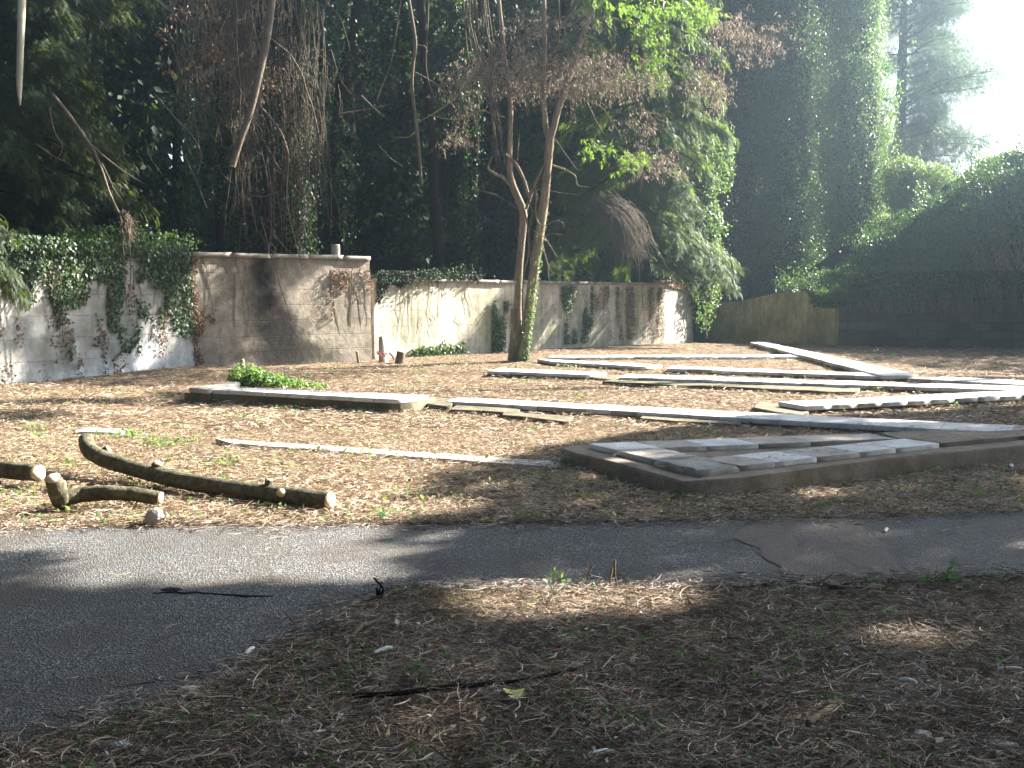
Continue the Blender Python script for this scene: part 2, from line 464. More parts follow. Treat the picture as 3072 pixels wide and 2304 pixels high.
def wall_mat(name, cols, moss, soot=None, joints=(2.2, .42), moss_amt=.6, streak=0.0, lime=None, block=False):
    m, nt, out = newmat(name)
    p = pos_(nt)
    uv = nt.nodes.new('ShaderNodeUVMap').outputs[0]
    n1 = noise(nt, .9, p, 6, .65); n2 = noise(nt, 6, p, 5, .7)
    st = noise(nt, 1.0, mapping(nt, uv, (5.5, .5, 1)), 4, .65)
    c = ramp(nt, math_(nt, 'ADD', math_(nt, 'MULTIPLY', n1, .6), math_(nt, 'MULTIPLY', n2, .4)), [(.33, cols[0]), (.5, cols[1]), (.66, cols[2])])
    if lime:
        sx = nt.nodes.new('ShaderNodeSeparateXYZ'); nt.links.new(uv, sx.inputs[0])
        a = math_(nt, 'SUBTRACT', 1.0, math_(nt, 'MULTIPLY', sx.outputs[1], .75), True)
        a = math_(nt, 'MULTIPLY', a, ramp(nt, noise(nt, .6, mapping(nt, p, loc=(2, 0, 4)), 4, .7), [(.38, (0, 0, 0)), (.6, (1, 1, 1))]))
        c = mix(nt, a, c, lime)
    ms = ramp(nt, noise(nt, .75, mapping(nt, p, loc=(5, 5, 5)), 5, .7), [(.45, (0, 0, 0)), (.68, (moss_amt,) * 3)])
    c = mix(nt, ms, c, moss)
    if streak: 
        s2 = ramp(nt, st, [(.42, (0, 0, 0)), (.62, (streak,) * 3)])
        c = mix(nt, s2, c, tuple(v * .3 for v in cols[0]))
    br = nt.nodes.new('ShaderNodeTexBrick')
    br.inputs['Scale'].default_value = 1; br.inputs['Mortar Size'].default_value = .012 if block else .008
    br.inputs['Mortar Smooth'].default_value = .4
    br.inputs['Brick Width'].default_value = joints[0]; br.inputs['Row Height'].default_value = joints[1]
    dn = nt.nodes.new('ShaderNodeTexNoise'); dn.inputs['Scale'].default_value = 1.7; nt.links.new(p, dn.inputs['Vector'])
    vm = nt.nodes.new('ShaderNodeVectorMath'); vm.operation = 'MULTIPLY_ADD'
    nt.links.new(dn.outputs[1], vm.inputs[0]); vm.inputs[1].default_value = (.05, .05, 0); nt.links.new(uv, vm.inputs[2])
    nt.links.new(vm.outputs[0], br.inputs['Vector'])
    br.inputs['Color1'].default_value = (0.0, 0, 0, 1); br.inputs['Color2'].default_value = (1, 1, 1, 1); br.inputs['Mortar'].default_value = (0, 0, 0, 1)
    jf = br.outputs['Fac']
    if block:
        c = mix(nt, math_(nt, 'MULTIPLY', br.outputs['Color'], .3), c, tuple(v * 1.9 for v in cols[2]))
    jn = math_(nt, 'MULTIPLY', jf, ramp(nt, noise(nt, 1.3, p, 3), [(.42, (.0,) * 3), (.66, (.5 if not block else .85,) * 3)]))
    c = mix(nt, jn, c, tuple(v * .35 for v in cols[0]))
    if soot:
        sx = nt.nodes.new('ShaderNodeSeparateXYZ'); nt.links.new(uv, sx.inputs[0])
        for (u0, v0, du, dv, k) in soot:
            a = math_(nt, 'DIVIDE', math_(nt, 'SUBTRACT', sx.outputs[0], u0), du)
            b = math_(nt, 'DIVIDE', math_(nt, 'SUBTRACT', sx.outputs[1], v0), dv)
            d = math_(nt, 'ADD', math_(nt, 'MULTIPLY', a, a), math_(nt, 'MULTIPLY', b, b))
            d = math_(nt, 'ADD', d, math_(nt, 'MULTIPLY', math_(nt, 'SUBTRACT', n1, .5), 1.5))
            c = mix(nt, ramp(nt, d, [(.15, (k,) * 3), (1.0, (0, 0, 0))]), c, (.014, .012, .011))
    h = math_(nt, 'SUBTRACT', math_(nt, 'ADD', n2, math_(nt, 'MULTIPLY', n1, 1.0)), math_(nt, 'MULTIPLY', jf, 1.0))
    finish(nt, out, c, .92, bump(nt, h, .6, .03), .2); return m
M['wall_lime'] = wall_mat('limewashed_plaster', [(.16, .145, .12), (.31, .30, .275), (.43, .42, .41)], (.09, .10, .055), None, (60, .42), .7, .25, (.5, .53, .56))
M['wall_tan'] = wall_mat('sooty_tan_plaster', [(.11, .095, .072), (.25, .215, .17), (.42, .375, .315)], (.10, .095, .06),
                         [(2.05, .8, .95, 1.05, 1.0), (1.75, 1.8, .52, 1.1, 1.0), (2.3, .25, 1.6, .42, .85)], (60, .36), .35, .15)
M['wall_green'] = wall_mat('lichened_plaster', [(.24, .22, .17), (.47, .43, .36), (.62, .58, .51)], (.19, .21, .10), None, (2.6, .42), .8, .45)
M['wall_white'] = wall_mat('pale_plaster', [(.22, .2, .17), (.42, .39, .35), (.52, .5, .46)], (.2, .19, .11), None, (3, .5), .3, .35)
M['wall_yellow'] = wall_mat('yellow_mossy_plaster', [(.17, .15, .065), (.36, .31, .16), (.52, .45, .27)], (.07, .085, .025), None, (90, 50), .7, .3)
M['wall_block'] = wall_mat('dark_stone_blocks', [(.04, .037, .029), (.075, .068, .052), (.11, .10, .08)], (.035, .045, .02), None, (.62, .27), .6, .2, None, True)
M['coping'] = stone_mat('weathered_coping', (.12, .11, .085), (.27, .25, .21), (.42, .40, .35))

# ---------------------------------------------------------------- ground
ASPH = [HD(*q) for q in [(-500, 1149), (0, 1146), (430, 1140), (900, 1137), (1300, 1133), (1800, 1122), (2212, 1108), (2700, 1092)]] + \
       [HD(*q) for q in [(2900, 1225), (2212, 1244), (1900, 1258), (1700, 1266), (1400, 1270), (1100, 1275), (900, 1272), (800, 1296), (700, 1350), (560, 1424), (440, 1492), (240, 1560), (0, 1625), (-600, 1760), (-1500, 1800)]] + \
       [np.array([-14.0, 2.6, 0]), np.array([-14, 7.5, 0])]
ASPH = np.array(ASPH)[:, :2]
def inside(x, y, poly):
    r = np.zeros(len(x), bool); n = len(poly)
    for i in range(n):
        x0, y0 = poly[i]; x1, y1 = poly[(i + 1) % n]
        c = ((y0 > y) != (y1 > y)) & (x < (x1 - x0) * (y - y0) / (y1 - y0 + 1e-12) + x0)
        r ^= c
    return r
def gz(x, y):
    x = np.atleast_1d(np.asarray(x, float)); y = np.atleast_1d(np.asarray(y, float))
    z = (fbm2(x, y, .9, 3, 2) - .5) * .07 + (fbm2(x, y, 5, 3, 4) - .5) * .035
    z += -.32 * np.exp(-(((x - 8) / 4.5) ** 2 + ((y - 42) / 6) ** 2))
    z += .12 * np.exp(-(((x + 6.5) / 2.0) ** 2 + ((y - 20.5) / 1.5) ** 2)) + .05 * np.exp(-(((x - 6) / 2.0) ** 2 + ((y - 35) / 1.2) ** 2))
    dx = inside(x, y, ASPH)
    z[dx] = np.minimum(z[dx] * .3 - .02, -.008)
    return z
def axis(*segs):
    o = []
    for a, b, s in segs: o.append(np.arange(a, b, s))
    return np.concatenate(o)
gx = axis((-160, -16, 6), (-16, -7, .3), (-7, 7, .055), (7, 20, .3), (20, 161, 6))
gy = axis((-60, 0, 5), (0, 2.6, .3), (2.6, 11, .05), (11, 44, .22), (44, 300, 8))
XX, YY = np.meshgrid(gx, gy)
zz = gz(XX.ravel(), YY.ravel())
Vg = np.column_stack([XX.ravel(), YY.ravel(), zz])
nx, ny = len(gx), len(gy)
ii = (np.arange(ny - 1)[:, None] * nx + np.arange(nx - 1)[None]).ravel()
tag(mesh_obj('ground', Vg, np.stack([ii, ii + 1, ii + nx + 1, ii + nx], 1), M['ground'], smooth=True), 'needle covered soil of the clearing', kind='structure')

def sheet(name, poly, z, mat, jit=.03, step=.12, kind='structure', label=None):
    pts = []
    for i in range(len(poly)):
        a = np.array(poly[i][:2]); b = np.array(poly[(i + 1) % len(poly)][:2])
        k = max(1, min(60, int(np.linalg.norm(b - a) / step)))
        for t in np.linspace(0, 1, k, endpoint=False): pts.append(a + (b - a) * t)
    pts = np.array(pts)
    pts += (np.stack([fbm2(pts[:, 0], pts[:, 1], 5, 3, 1), fbm2(pts[:, 0], pts[:, 1], 5, 3, 6)], 1) - .5) * jit * 2.5
    V = np.column_stack([pts, np.full(len(pts), z)])
    T = tessellate_polygon([[Vector(v) for v in V]])
    T = [t if np.cross(V[t[1]] - V[t[0]], V[t[2]] - V[t[0]])[2] > 0 else t[::-1] for t in T]
    o = mesh_obj(name, V, np.array(T), mat)
    return tag(o, label, kind=kind)
sheet('path', ASPH, .010, M['asphalt'], .05, label='worn grey asphalt path crossing the clearing')
PATCH = [HD(*q)[:2] for q in [(1640, 1127), (1845, 1121), (1880, 1150), (1905, 1180), (1950, 1225), (1965, 1256), (1800, 1268), (1710, 1267), (1650, 1212), (1592, 1168), (1600, 1150)]]
sheet('path_patch', PATCH, .015, M['patch'], .10, label='brownish concrete patch set in the asphalt path')

# ---------------------------------------------------------------- walls
def wall(name, label, pts, tops, thick, mat, cop=.0, cop_out=.06, bottom=-.6, cat='wall', batter=.0, res=.18, roots=None, cmat=None, parent=None, coploc=True, pname='wall_face', u0=0.0):
    pts = np.array(pts, float); tops = np.array(tops, float)
    seg = np.r_[0, np.cumsum(np.linalg.norm(np.diff(pts, axis=0), axis=1))]
    n = max(2, int(seg[-1] / res)); s = np.unique(np.r_[np.linspace(0, seg[-1], n), seg])
    bx = np.interp(s, seg, pts[:, 0]); by = np.interp(s, seg, pts[:, 1]); tz = np.interp(s, seg, tops)
    d = np.stack([np.gradient(bx, s), np.gradient(by, s)], 1); d = norm(d)
    nr = np.stack([d[:, 1], -d[:, 0]], 1)                # towards the clearing
    k = 16
    root = tag(empty(name, (pts[0][0], pts[0][1], 0)), label, cat) if parent is None else parent
    mb = MB()
    t = np.linspace(0, 1, k)
    Z = bottom + (tz[:, None] - cop - bottom) * t[None]
    off = batter * (1 - t)[None] * np.ones_like(Z)
    Xf = bx[:, None] + nr[:, :1] * off; Yf = by[:, None] + nr[:, 1:] * off
    q = np.stack([Xf, Yf, Z], -1).reshape(-1, 3)
    dn = (fbm(q, 1.2, 3, 8) - .5) * .05
    dn = dn.reshape(Xf.shape)
    Xf = Xf + nr[:, :1] * dn; Yf = Yf + nr[:, 1:] * dn
    V = np.stack([Xf, Yf, Z], -1).reshape(-1, 3)
    uv = np.stack([np.repeat(s + u0, k), Z.ravel()], 1)
    i = (np.arange(len(s) - 1)[:, None] * k + np.arange(k - 1)[None]).ravel()
    F = np.stack([i, i + k, i + k + 1, i + 1], 1)
    mb.add(V, F, uv)
    # back, top, ends
    Xb = bx - nr[:, 0] * thick; Yb = by - nr[:, 1] * thick
    m = len(s)
    Ft = np.column_stack([V.reshape(m, k, 3)[:, -1]]); Fb = V.reshape(m, k, 3)[:, 0]
    Bt = np.column_stack([Xb, Yb, tz - cop]); Bb = np.column_stack([Xb, Yb, np.full(m, bottom)])
    W = np.vstack([Ft, Bt, Bb]); j = np.arange(m - 1)
    mb.add(W, np.vstack([np.stack([j, j + 1, m + j + 1, m + j], 1), np.stack([m + j, m + j + 1, 2 * m + j + 1, 2 * m + j], 1)]),
           np.column_stack([np.tile(s, 3), np.r_[tz, tz, tz * 0]]))
    for e in (0, m - 1):
        E = np.vstack([V.reshape(m, k, 3)[e], [Bt[e], Bb[e]]])
        mb.add(E, [[a, a + 1, k] for a in range(k - 1)] + [[0, k, k + 1]], np.column_stack([E[:, 0], E[:, 2]]))
    mb.build(pname, mat, root, uv=True)
    if cop:
        step = max(1, int(1.05 / res)); a = 0; cm = MB()
        while a < m - 1:
            b = min(m - 1, a + step)
            if m - 1 - b < 2: b = m - 1
            for idx in [np.arange(a, b + 1)]:
                o0 = cop_out + U(-.012, .012); zt = U(-.008, .008); gap = .008
                A = np.column_stack([bx[idx] + nr[idx, 0] * o0, by[idx] + nr[idx, 1] * o0, tz[idx] + zt])
                B = np.column_stack([bx[idx] - nr[idx, 0] * (thick + o0), by[idx] - nr[idx, 1] * (thick + o0), tz[idx] + zt])
                A[-1, :2] -= d[idx[-1]] * gap; B[-1, :2] -= d[idx[-1]] * gap
                A[:, 2] += (fbm(A, 3, 2, 3) - .5) * .03
                A2 = A.copy(); A2[:, 2] -= cop - .002; B2 = B.copy(); B2[:, 2] -= cop - .002
                n_ = len(idx); VV = np.vstack([A2, A, B, B2]); j = np.arange(n_ - 1)
                FF = np.vstack([np.stack([r * n_ + j, r * n_ + j + 1, (r + 1) % 4 * n_ + j + 1, (r + 1) % 4 * n_ + j], 1) for r in range(4)])
                FF = np.vstack([FF, [[0, n_, 2 * n_, 3 * n_]], [[n_ - 1, 4 * n_ - 1, 3 * n_ - 1, 2 * n_ - 1]]])
                cm.add(VV, FF)
            a = b
        cm.build('coping', cmat or M['coping'], root)
    return root, (bx, by, tz, nr, s)

WA = [(-12.8, 11.5), (-9.26, 18.0), (-7.05, 21.9)]
W1, w1 = wall('retaining_wall', 'limewashed left wall streaked blue white with ivy spilling over its top', WA, [2.55, 2.56, 2.58], .45, M['wall_lime'], .10, batter=.1)
WB = [(-7.05, 21.9), (-3.55, 25.0)]
W2, w2 = wall('retaining_wall', 'tall tan wall with the black soot stain and bare straight coping', WB, [2.585, 2.62], .45, M['wall_tan'], .10, batter=.06, u0=0)
WC = [(-3.55, 25.7), (2.0, 31.6), (5.35, 34.9)]
W3, w3 = wall('retaining_wall', 'lower pale green stained wall behind the forked tree', WC, [2.09, 2.09, 2.1], .45, M['wall_green'], .10)
W4, w4 = wall('retaining_wall', 'short bright white wall sloping down beyond the corner', [(5.36, 34.92), (6.2, 36.4), (7.35, 38.4)], [2.08, 1.9, 1.42], .4, M['wall_white'], .10)
W5, w5 = wall('retaining_wall', 'yellow mossy streaked wall curving up in shadow', [(7.7, 43.0), (9.0, 39.6), (9.7, 36.6), (10.9, 33.3)], [1.35, 1.42, 1.75, 1.85], .4, M['wall_yellow'], 0)
W6, w6 = wall('retaining_wall', 'dark stone block wall under the creeper covered bank', [(10.9, 33.25), (16.3, 31.4), (34, 25.5)], [1.85, 1.95, 2.0], .5, M['wall_block'], 0)

# ---------------------------------------------------------------- low slab walls
RUNS = []
def quadpts(q, h): return [HD(x, y, h) for x, y in q]
def lerp(a, b, t): return a + (b - a) * t
def slab_run(name, label, FL, NL, NR, FR, h, thick, n, foot=None, mats=('slab', 'slab', 'slab_dull'), group='low slab topped kerbs in the clearing', seed=0, gap=.002):
    rs = random.Random(seed)
    fl, nl, nr, fr = quadpts([FL, NL, NR, FR], h)
    root = thing(name, label, 'stone kerb', (nl[0], nl[1], 0), group)
    for i in range(n):
        t0 = i / n; t1 = (i + 1) / n
        L_ = np.linalg.norm(nr - nl)
        g = gap / L_
        dz = rs.uniform(-.0025, .0025)
        c = [lerp(fl, fr, t0 + g), lerp(nl, nr, t0 + g), lerp(nl, nr, t1 - g), lerp(fl, fr, t1 - g)]
        # split edges for a chipped outline
        pts = []
        for a, b in zip(c, c[1:] + c[:1]):
            for t in (0, .33, .66):
                p = lerp(a, b, t).copy(); s = .002
                p[:2] += [rs.uniform(-s, s), rs.uniform(-s, s)]; p[2] += dz; pts.append(p)
        mb = MB(); prism(mb, pts, h - thick + dz, .0015)
        mb.build('slab', M[mats[rs.randrange(len(mats))]], root)
    RUNS.append((fl, nl, nr, fr, h))
    mb = MB(); sh = norm(fl - nl) * .025; f4 = [fl - sh, nl + sh, nr + sh, fr - sh]; f4 = [np.array([a[0], a[1], h - thick - .001]) for a in f4]
    if h > .05: prism(mb, f4, -.15); mb.build('footing', M['footing'], root)
    if foot:
        for k, (q, fh) in enumerate(foot):
            mb = MB(); c = quadpts(q, fh); pts = []
            for a, b in zip(c, c[1:] + c[:1]):
                m_ = max(2, int(np.linalg.norm(b - a) / .35))
                for t in range(m_):
                    p = lerp(a, b, t / m_).copy(); p[:2] += [rs.uniform(-.02, .02), rs.uniform(-.02, .02)]; p[2] += rs.uniform(-.012, .008); pts.append(p)
            prism(mb, pts, -.15, .012); mb.build('footing', M['footing'], root)
    return root
slab_run('slab_kerb', 'long slab kerb on a mossy footing, nearest the ivy lump at left', (477, 835.6), (449, 841), (856, 862.5), (925, 853.5), .20, .06, 9,
         [([(440, 838), (397, 847.5), (868, 872), (940, 858)], .135)], seed=1)
slab_run('slab_kerb', 'single grey slab set crosswise at the left end of the mossy kerb', (510, 824), (408, 837.6), (447, 841), (519, 827), .22, .07, 1, mats=('slab_dull',), seed=2)
slab_run('slab_kerb', 'longest slab kerb running from mid clearing to the right edge', (990, 858.5), (964, 866), (2350, 945), (2350, 927), .10, .06, 22,
         [([(925, 856), (880, 868), (966, 877), (995, 862)], .08), ([(990, 873), (975, 883), (1120, 890), (1130, 878)], .06), ([(1090, 886), (1085, 895), (1225, 910), (1240, 899)], .05), ([(1385, 897), (1380, 904), (1600, 915), (1610, 907)], .05)], seed=3)
slab_run('slab_kerb', 'slab kerb in the middle rows with a mossy ledge along its near side', (1354, 807.5), (1337, 815), (2300, 846), (2300, 837), .11, .06, 20,
         [([(1335, 817), (1300, 824), (1850, 848), (1860, 838)], .06)], seed=4)
slab_run('slab_kerb', 'slab kerb with a pointed left end rising towards the right edge', (1681, 867.5), (1741, 877.5), (2300, 849.5), (2290, 838.5), .13, .06, 11,
         [([(1640, 866), (1625, 881), (1735, 897), (1765, 880)], .06)], seed=5)
slab_run('slab_kerb', 'narrow slab kerb meeting the end of the diagonal kerb', (1450, 790), (1440, 796), (1900, 813), (1900, 806), .10, .06, 9, seed=6)
slab_run('slab_kerb', 'diagonal slab kerb running back towards the yellow wall', (1654.6, 738.5), (1621, 739.2), (1905, 811), (1985, 809.5), .13, .07, 13, seed=7)
slab_run('slab_kerb', 'bright slab kerb beyond the diagonal one at the right edge', (1985, 811), (1960, 816.5), (2300, 836), (2300, 826), .10, .06, 6, seed=8)
slab_run('slab_kerb', 'farthest slab kerb, level and thin, right of the forked tree', (1190, 767.5), (1185, 771.5), (1735, 770.5), (1725, 766), .08, .07, 9, seed=9)
slab_run('slab_kerb', 'short tapering slab kerb just right of the forked tree foot', (1160, 775), (1194, 781), (1387, 791.8), (1430, 788), .09, .06, 4, seed=10)
slab_run('slab_kerb', 'short slab kerb in front of the forked tree', (1080, 795), (1052, 801), (1270, 809.5), (1311, 804), .12, .055, 4,
         [([(1200, 806), (1190, 811), (1330, 819), (1345, 809)], .05)], seed=11)
slab_run('slab_strip', 'sunken pale slab strip leading to the corner of the stone platform', (465, 947), (500, 957), (1200, 1009), (1212, 997), .035, .05, 9, seed=12, group=None)
slab_run('slab_strip', 'short sunken slab fragment behind the curved log', (190, 923.5), (160, 931), (262, 934), (282, 927), .035, .05, 1, seed=13, group=None)

# platform with slabs on top
pl = thing('stone_platform', 'low concrete platform with a frame of grey slabs on top', 'platform', HD(1470, 1076, 0))
HB = .15
base = [HD(x, y, HB) for x, y in [(1212, 967), (1216, 972), (1340, 1003), (1470, 1039), (1478, 1040), (1610, 1031), (1751, 1013), (1897, 992), (2212, 962), (2560, 932), (2560, 915), (1900, 940), (1400, 958), (1240, 962)]]
pts = []
for a, b in zip(base, base[1:] + base[:1]):
    m_ = max(1, int(np.linalg.norm(b - a) / .25))
    for t in range(m_):
        p = lerp(a, b, t / m_).copy(); p[:2] += U(-.012, .012, 2); pts.append(p)
mb = MB(); prism(mb, pts, -.12, .02); mb.build('platform_base', M['platform'], pl)
HS = .197
def pslab(q, mat, th=.045, h=HS, rough=.004, rnd=.003):
    c = [HD(x, y, h) for x, y in q]; pts = []
    for a, b in zip(c, c[1:] + c[:1]):
        m_ = max(2, int(np.linalg.norm(b - a) / .12))
        for t in range(m_):
            p = lerp(a, b, t / m_ ).copy(); p[:2] += U(-rough, rough, 2); p[2] += U(-rough, rough) * .3; pts.append(p)
    mb = MB(); prism(mb, pts, h - th, rnd); return mb.build('slab', M[mat], pl)
# left column: three pieces
cFL, cFR, cNR, cNL = (1273, 958), (1371, 953.8), (1594, 1005), (1512, 1017)
def l2(a, b, t): return (a[0] + (b[0] - a[0]) * t, a[1] + (b[1] - a[1]) * t)
for (t0, t1, mt) in ((0, .245, 'slab'), (.25, .595, 'slab_dull'), (.60, 1, 'slab_grit')):
    pslab([l2(cFL, cFR, 0) if t0 == 0 else l2(cFL, cNL, t0), l2(cFR, cNR, t0), l2(cFR, cNR, t1), l2(cFL, cNL, t1)], mt,
            .06 if mt == 'slab_grit' else .045, HS + (.012 if mt == 'slab_grit' else 0), .02 if mt == 'slab_grit' else .004, .025 if mt == 'slab_grit' else .003)
def prow(FL, NL, NR, FR, ts, ms):
    for (t0, t1), m_ in zip(zip(ts[:-1], ts[1:]), ms):
        pslab([l2(FL, FR, t0 + .002), l2(NL, NR, t0 + .002), l2(NL, NR, t1 - .002), l2(FL, FR, t1 - .002)], m_)
prow((1376, 953.6), (1426, 967.6), (1936, 947), (1876, 935.8), [0, .2, .42, .64, 1], ['slab_dull', 'slab', 'slab_dull', 'slab_dull'])
prow((1506, 991), (1602, 1006), (2030, 957.5), (1955, 946.8), [0, .17, .38, .60, .78, 1], ['slab_dull', 'slab', 'slab_dull', 'slab', 'slab'])
pslab([(1900, 934.5), (2034, 928), (2110, 933), (2196, 939), (2350, 948), (2350, 957), (2212, 941), (2034, 957), (1960, 946.5), (1940, 946.5)], 'platform', .042, HS - .005)

# ---------------------------------------------------------------- logs, stumps, stones
def disc(mb, c, n, r, sides=14):
    n = norm(np.array(n, float)); a = norm(np.cross(n, [0, .2, 1.0])); b = np.cross(n, a)
    t = np.linspace(0, 2 * np.pi, sides, endpoint=False)
    rr = r * (1 + .06 * np.sin(3 * t + 1) + .04 * np.sin(5 * t))
    ring = c + rr[:, None] * (np.cos(t)[:, None] * a + np.sin(t)[:, None] * b)
    V = np.vstack([ring, ring - n * .012, [c + n * .002]])
    F = [[k, (k + 1) % sides, 2 * sides] for k in range(sides)] + [[k, sides + k, sides + (k + 1) % sides] for k in range(sides)] + [[k, sides + (k + 1) % sides, (k + 1) % sides] for k in range(sides)]
    mb.add(V, F)
def log(name, label, pix, zs, rs, knots=(), ends=(1, 1), cat='log', mat='log'):
    path = np.array([HD(x, y, z) for (x, y), z in zip(pix, zs)])
    root = thing(name, label, cat, path[len(path) // 2] * np.array([1, 1, 0]))
    mb = MB(); pth, rad = tube(mb, path, rs, 16, 46, .0, .10)
    mb.build('bark', M[mat], root, smooth=True)
    for e, on in zip((0, -1), ends):
        if on:
            d = pth[0] - pth[2] if e == 0 else pth[-1] - pth[-3]
            mb = MB(); disc(mb, pth[e] + norm(d) * .012, d, rad[e] * .9); mb.build('cut_face', M['cut'], root)
    for t, dr, r in knots:
        i = int(t * (len(pth) - 1)); d = norm(np.array(dr, float))
        mb = MB(); s_ = pth[i] + d * rad[i] * .6; e_ = pth[i] + d * (rad[i] + .03)
        tube(mb, [s_, e_], [r * 1.15, r], 12); mb.build('knot', M[mat], root, smooth=True)
        mb = MB(); disc(mb, e_ + d * .012, d, r * .95); mb.build('cut_face', M['cut'], root)
    return root
log('felled_log', 'long curved mossy log lying across the sunny litter', [(186, 950), (190, 972), (225, 993), (300, 1015), (370, 1034), (470, 1052), (580, 1066), (650, 1075), (712, 1082)],
    [.27, .22, .16, .11, .09, .09, .09, .09, .085], [.066, .074, .074, .068, .070, .074, .069, .074, .072],
    [(.16, (.8, .1, .55), .035), (.40, (.35, -.1, .9), .042), (.87, (.15, -.9, .35), .035), (.84, (.1, .1, 1), .03)])
log('felled_log', 'short arched log with a pale cut end under the curved one', [(140, 1078), (180, 1068), (235, 1064), (290, 1067), (345, 1077)], [.07, .09, .12, .11, .075], [.054, .060, .058, .056, .054])
log('felled_log', 'thick log reaching in from the left edge with a bright cut face', [(-160, 995), (-60, 1006), (30, 1017), (82, 1022)], [.10, .11, .12, .125], [.08, .078, .076, .075], ends=(0, 1))
log('log_stub', 'stubby upright mossy log piece between the other two logs', [(131, 1084), (124, 1060), (114, 1034)], [.05, .17, .27], [.062, .068, .058])
log('log_stub', 'small round offcut lying below the thick log end', [(120, 1040), (133, 1046)], [.05, .05], [.04, .04])

def rock(name, label, p, size, mat='rock', cat='stone', seed=0, sq=.7):
    r = np.random.default_rng(seed)
    d = norm(r.normal(0, 1, (30, 3)))
    import bmesh
    bm = bmesh.new()
    s = np.array(size if np.ndim(size) else (size, size, size * sq)) * .5
    for v in d: bm.verts.new(v * s * r.uniform(.85, 1.1))
    bmesh.ops.convex_hull(bm, input=bm.verts)
    loose = [v for v in bm.verts if not v.link_faces]
    bmesh.ops.delete(bm, geom=loose, context='VERTS')
    bmesh.ops.bevel(bm, geom=list(bm.edges), offset=float(min(s)) * .12, segments=1, affect='EDGES')
    me = bpy.data.meshes.new(name); bm.to_mesh(me); bm.free(); me.materials.append(M[mat])
    o = bpy.data.objects.new(name, me); L.objects.link(o)
    o.location = (float(p[0]), float(p[1]), float(gz(p[0], p[1])[0] + s[2] * .55))
    return tag(o, label, cat)
rock('stone', 'angular pinkish stone beside the path below the short log', HD(332, 1138), (.17, .14, .16), 'rock', seed=4)
rock('stone', 'pale stone at the path edge in the lower left litter', HD(412, 1510), (.12, .09, .06), 'rock', seed=5)
rock('stone', 'whitish chunk in the litter at the bottom left', HD(262, 1622), (.10, .07, .05), 'chip', seed=6)
rock('stone', 'light flat stone half sunk in litter left of the platform', HD(1075, 1062), (.14, .10, .07), 'rock', seed=7)
rock('stone', 'pinkish stone in the shaded litter at the bottom right', HD(1992, 1600), (.09, .07, .05), 'rock', seed=8)
rock('stone', 'grey stone near the bottom right corner of the litter', HD(2170, 1622), (.12, .07, .04), 'slab_dull', seed=9)
rock('stone', 'small grey stone in the middle of the shaded litter', HD(1245, 1448), (.09, .05, .03), 'slab_dull', seed=10)
rock('tar_lump', 'black broken lump of tar standing in the asphalt crack', HD(368, 1279), (.15, .07, .07), 'tar', 'tar lump', seed=11)
mb = MB()
cr = [HD(x, y, .012) for x, y in [(330, 1281), (380, 1280), (430, 1281), (490, 1285), (550, 1289), (590, 1288)]]
tube(mb, np.array(resample(cr, 24)) + np.column_stack([np.zeros(24), N(0, .006, 24), np.zeros(24)]), [.003, .009, .004, .010, .003], 5)
tag(mb.build('path_crack', M['tar']), 'black crack running across the asphalt', kind='structure')

def stick(name, label, pix, z, r, mat='twig', cat='stick', side=0):
    pts = np.array([HD(x, y, 0) for x, y in pix]); pts[:, 2] = gz(pts[:, 0], pts[:, 1]) + z
    mb = MB(); pth, rad = tube(mb, pts, r, 7, max(8, len(pts) * 4), 0, .15)
    for k in range(side):
        i = random.randrange(2, len(pth) - 2); d = norm(np.r_[N(0, 1, 2), abs(N(0, .5))])
        tube(mb, [pth[i], pth[i] + d * .05, pth[i] + d * .1 + [0, 0, .01]], [rad[i] * .7, .001], 5)
    o = mb.build(name, M[mat], smooth=True); return tag(o, label, cat)
stick('fallen_branch', 'long thin dark branch lying across the shaded foreground litter', [(760, 1522), (870, 1517), (960, 1508), (1070, 1499), (1150, 1488), (1240, 1470)], .035, [.012, .009, .006], 'bark_dark', 'branch', 2)
stick('stick', 'short thick stick slanting in the litter at the lower right', [(1745, 1580), (1790, 1545), (1815, 1525)], .03, [.014, .011], 'bark_grey')
stick('stick', 'pale broken stick at the path edge left of the green plant', [(1530, 1262), (1600, 1266), (1660, 1267)], .02, [.010, .007], 'twig')
stick('stick', 'reddish split twig beside the green plant at the path edge', [(1750, 1255), (1810, 1276), (1880, 1280), (1960, 1284)], .025, [.013, .009, .006], 'twig', side=3)
stick('stick', 'dark stick lying on the asphalt near the right edge', [(2085, 1130), (2120, 1126), (2160, 1123)], .02, [.010, .008], 'bark_dark')
stick('stick', 'dark stick lying on the asphalt at lower left', [(215, 1494), (280, 1486), (335, 1478)], .02, [.010, .008], 'bark_dark')
stick('stick', 'thin curved branch with forked end below the long log', [(590, 1116), (620, 1106), (650, 1092)], .03, [.010, .006], 'twig', side=4)
stick('stick', 'brown stick leaning out of the litter at the path edge', [(760, 1392), (775, 1378), (790, 1366)], .02, [.011, .009], 'twig')
stick('stick', 'long straw coloured twig crossing the sunlit litter behind the log', [(440, 1073), (500, 1058), (590, 1035)], .02, [.008, .004], 'twig')
def chip(label, dx, dy, l, ang, w=.018, mat='chip', name='plastic_chip', cat='litter piece'):
    c = HD(dx, dy, 0); c[2] = gz(c[0], c[1])[0] + .035
    d = np.array([math.cos(ang), math.sin(ang), .12]); mb = MB(); 
    tube(mb, [c - d * l / 2, c - d * l * .2 + [0, 0, .003], c + d * l * .25 + [0, 0, .004], c + d * l / 2], [w * .5, w * .55, w * .55, w * .4], 8)
    o = mb.build(name, M[mat]); return tag(o, label, cat)
chip('white sliver in the litter left of centre', 828, 1433, .085, .5)
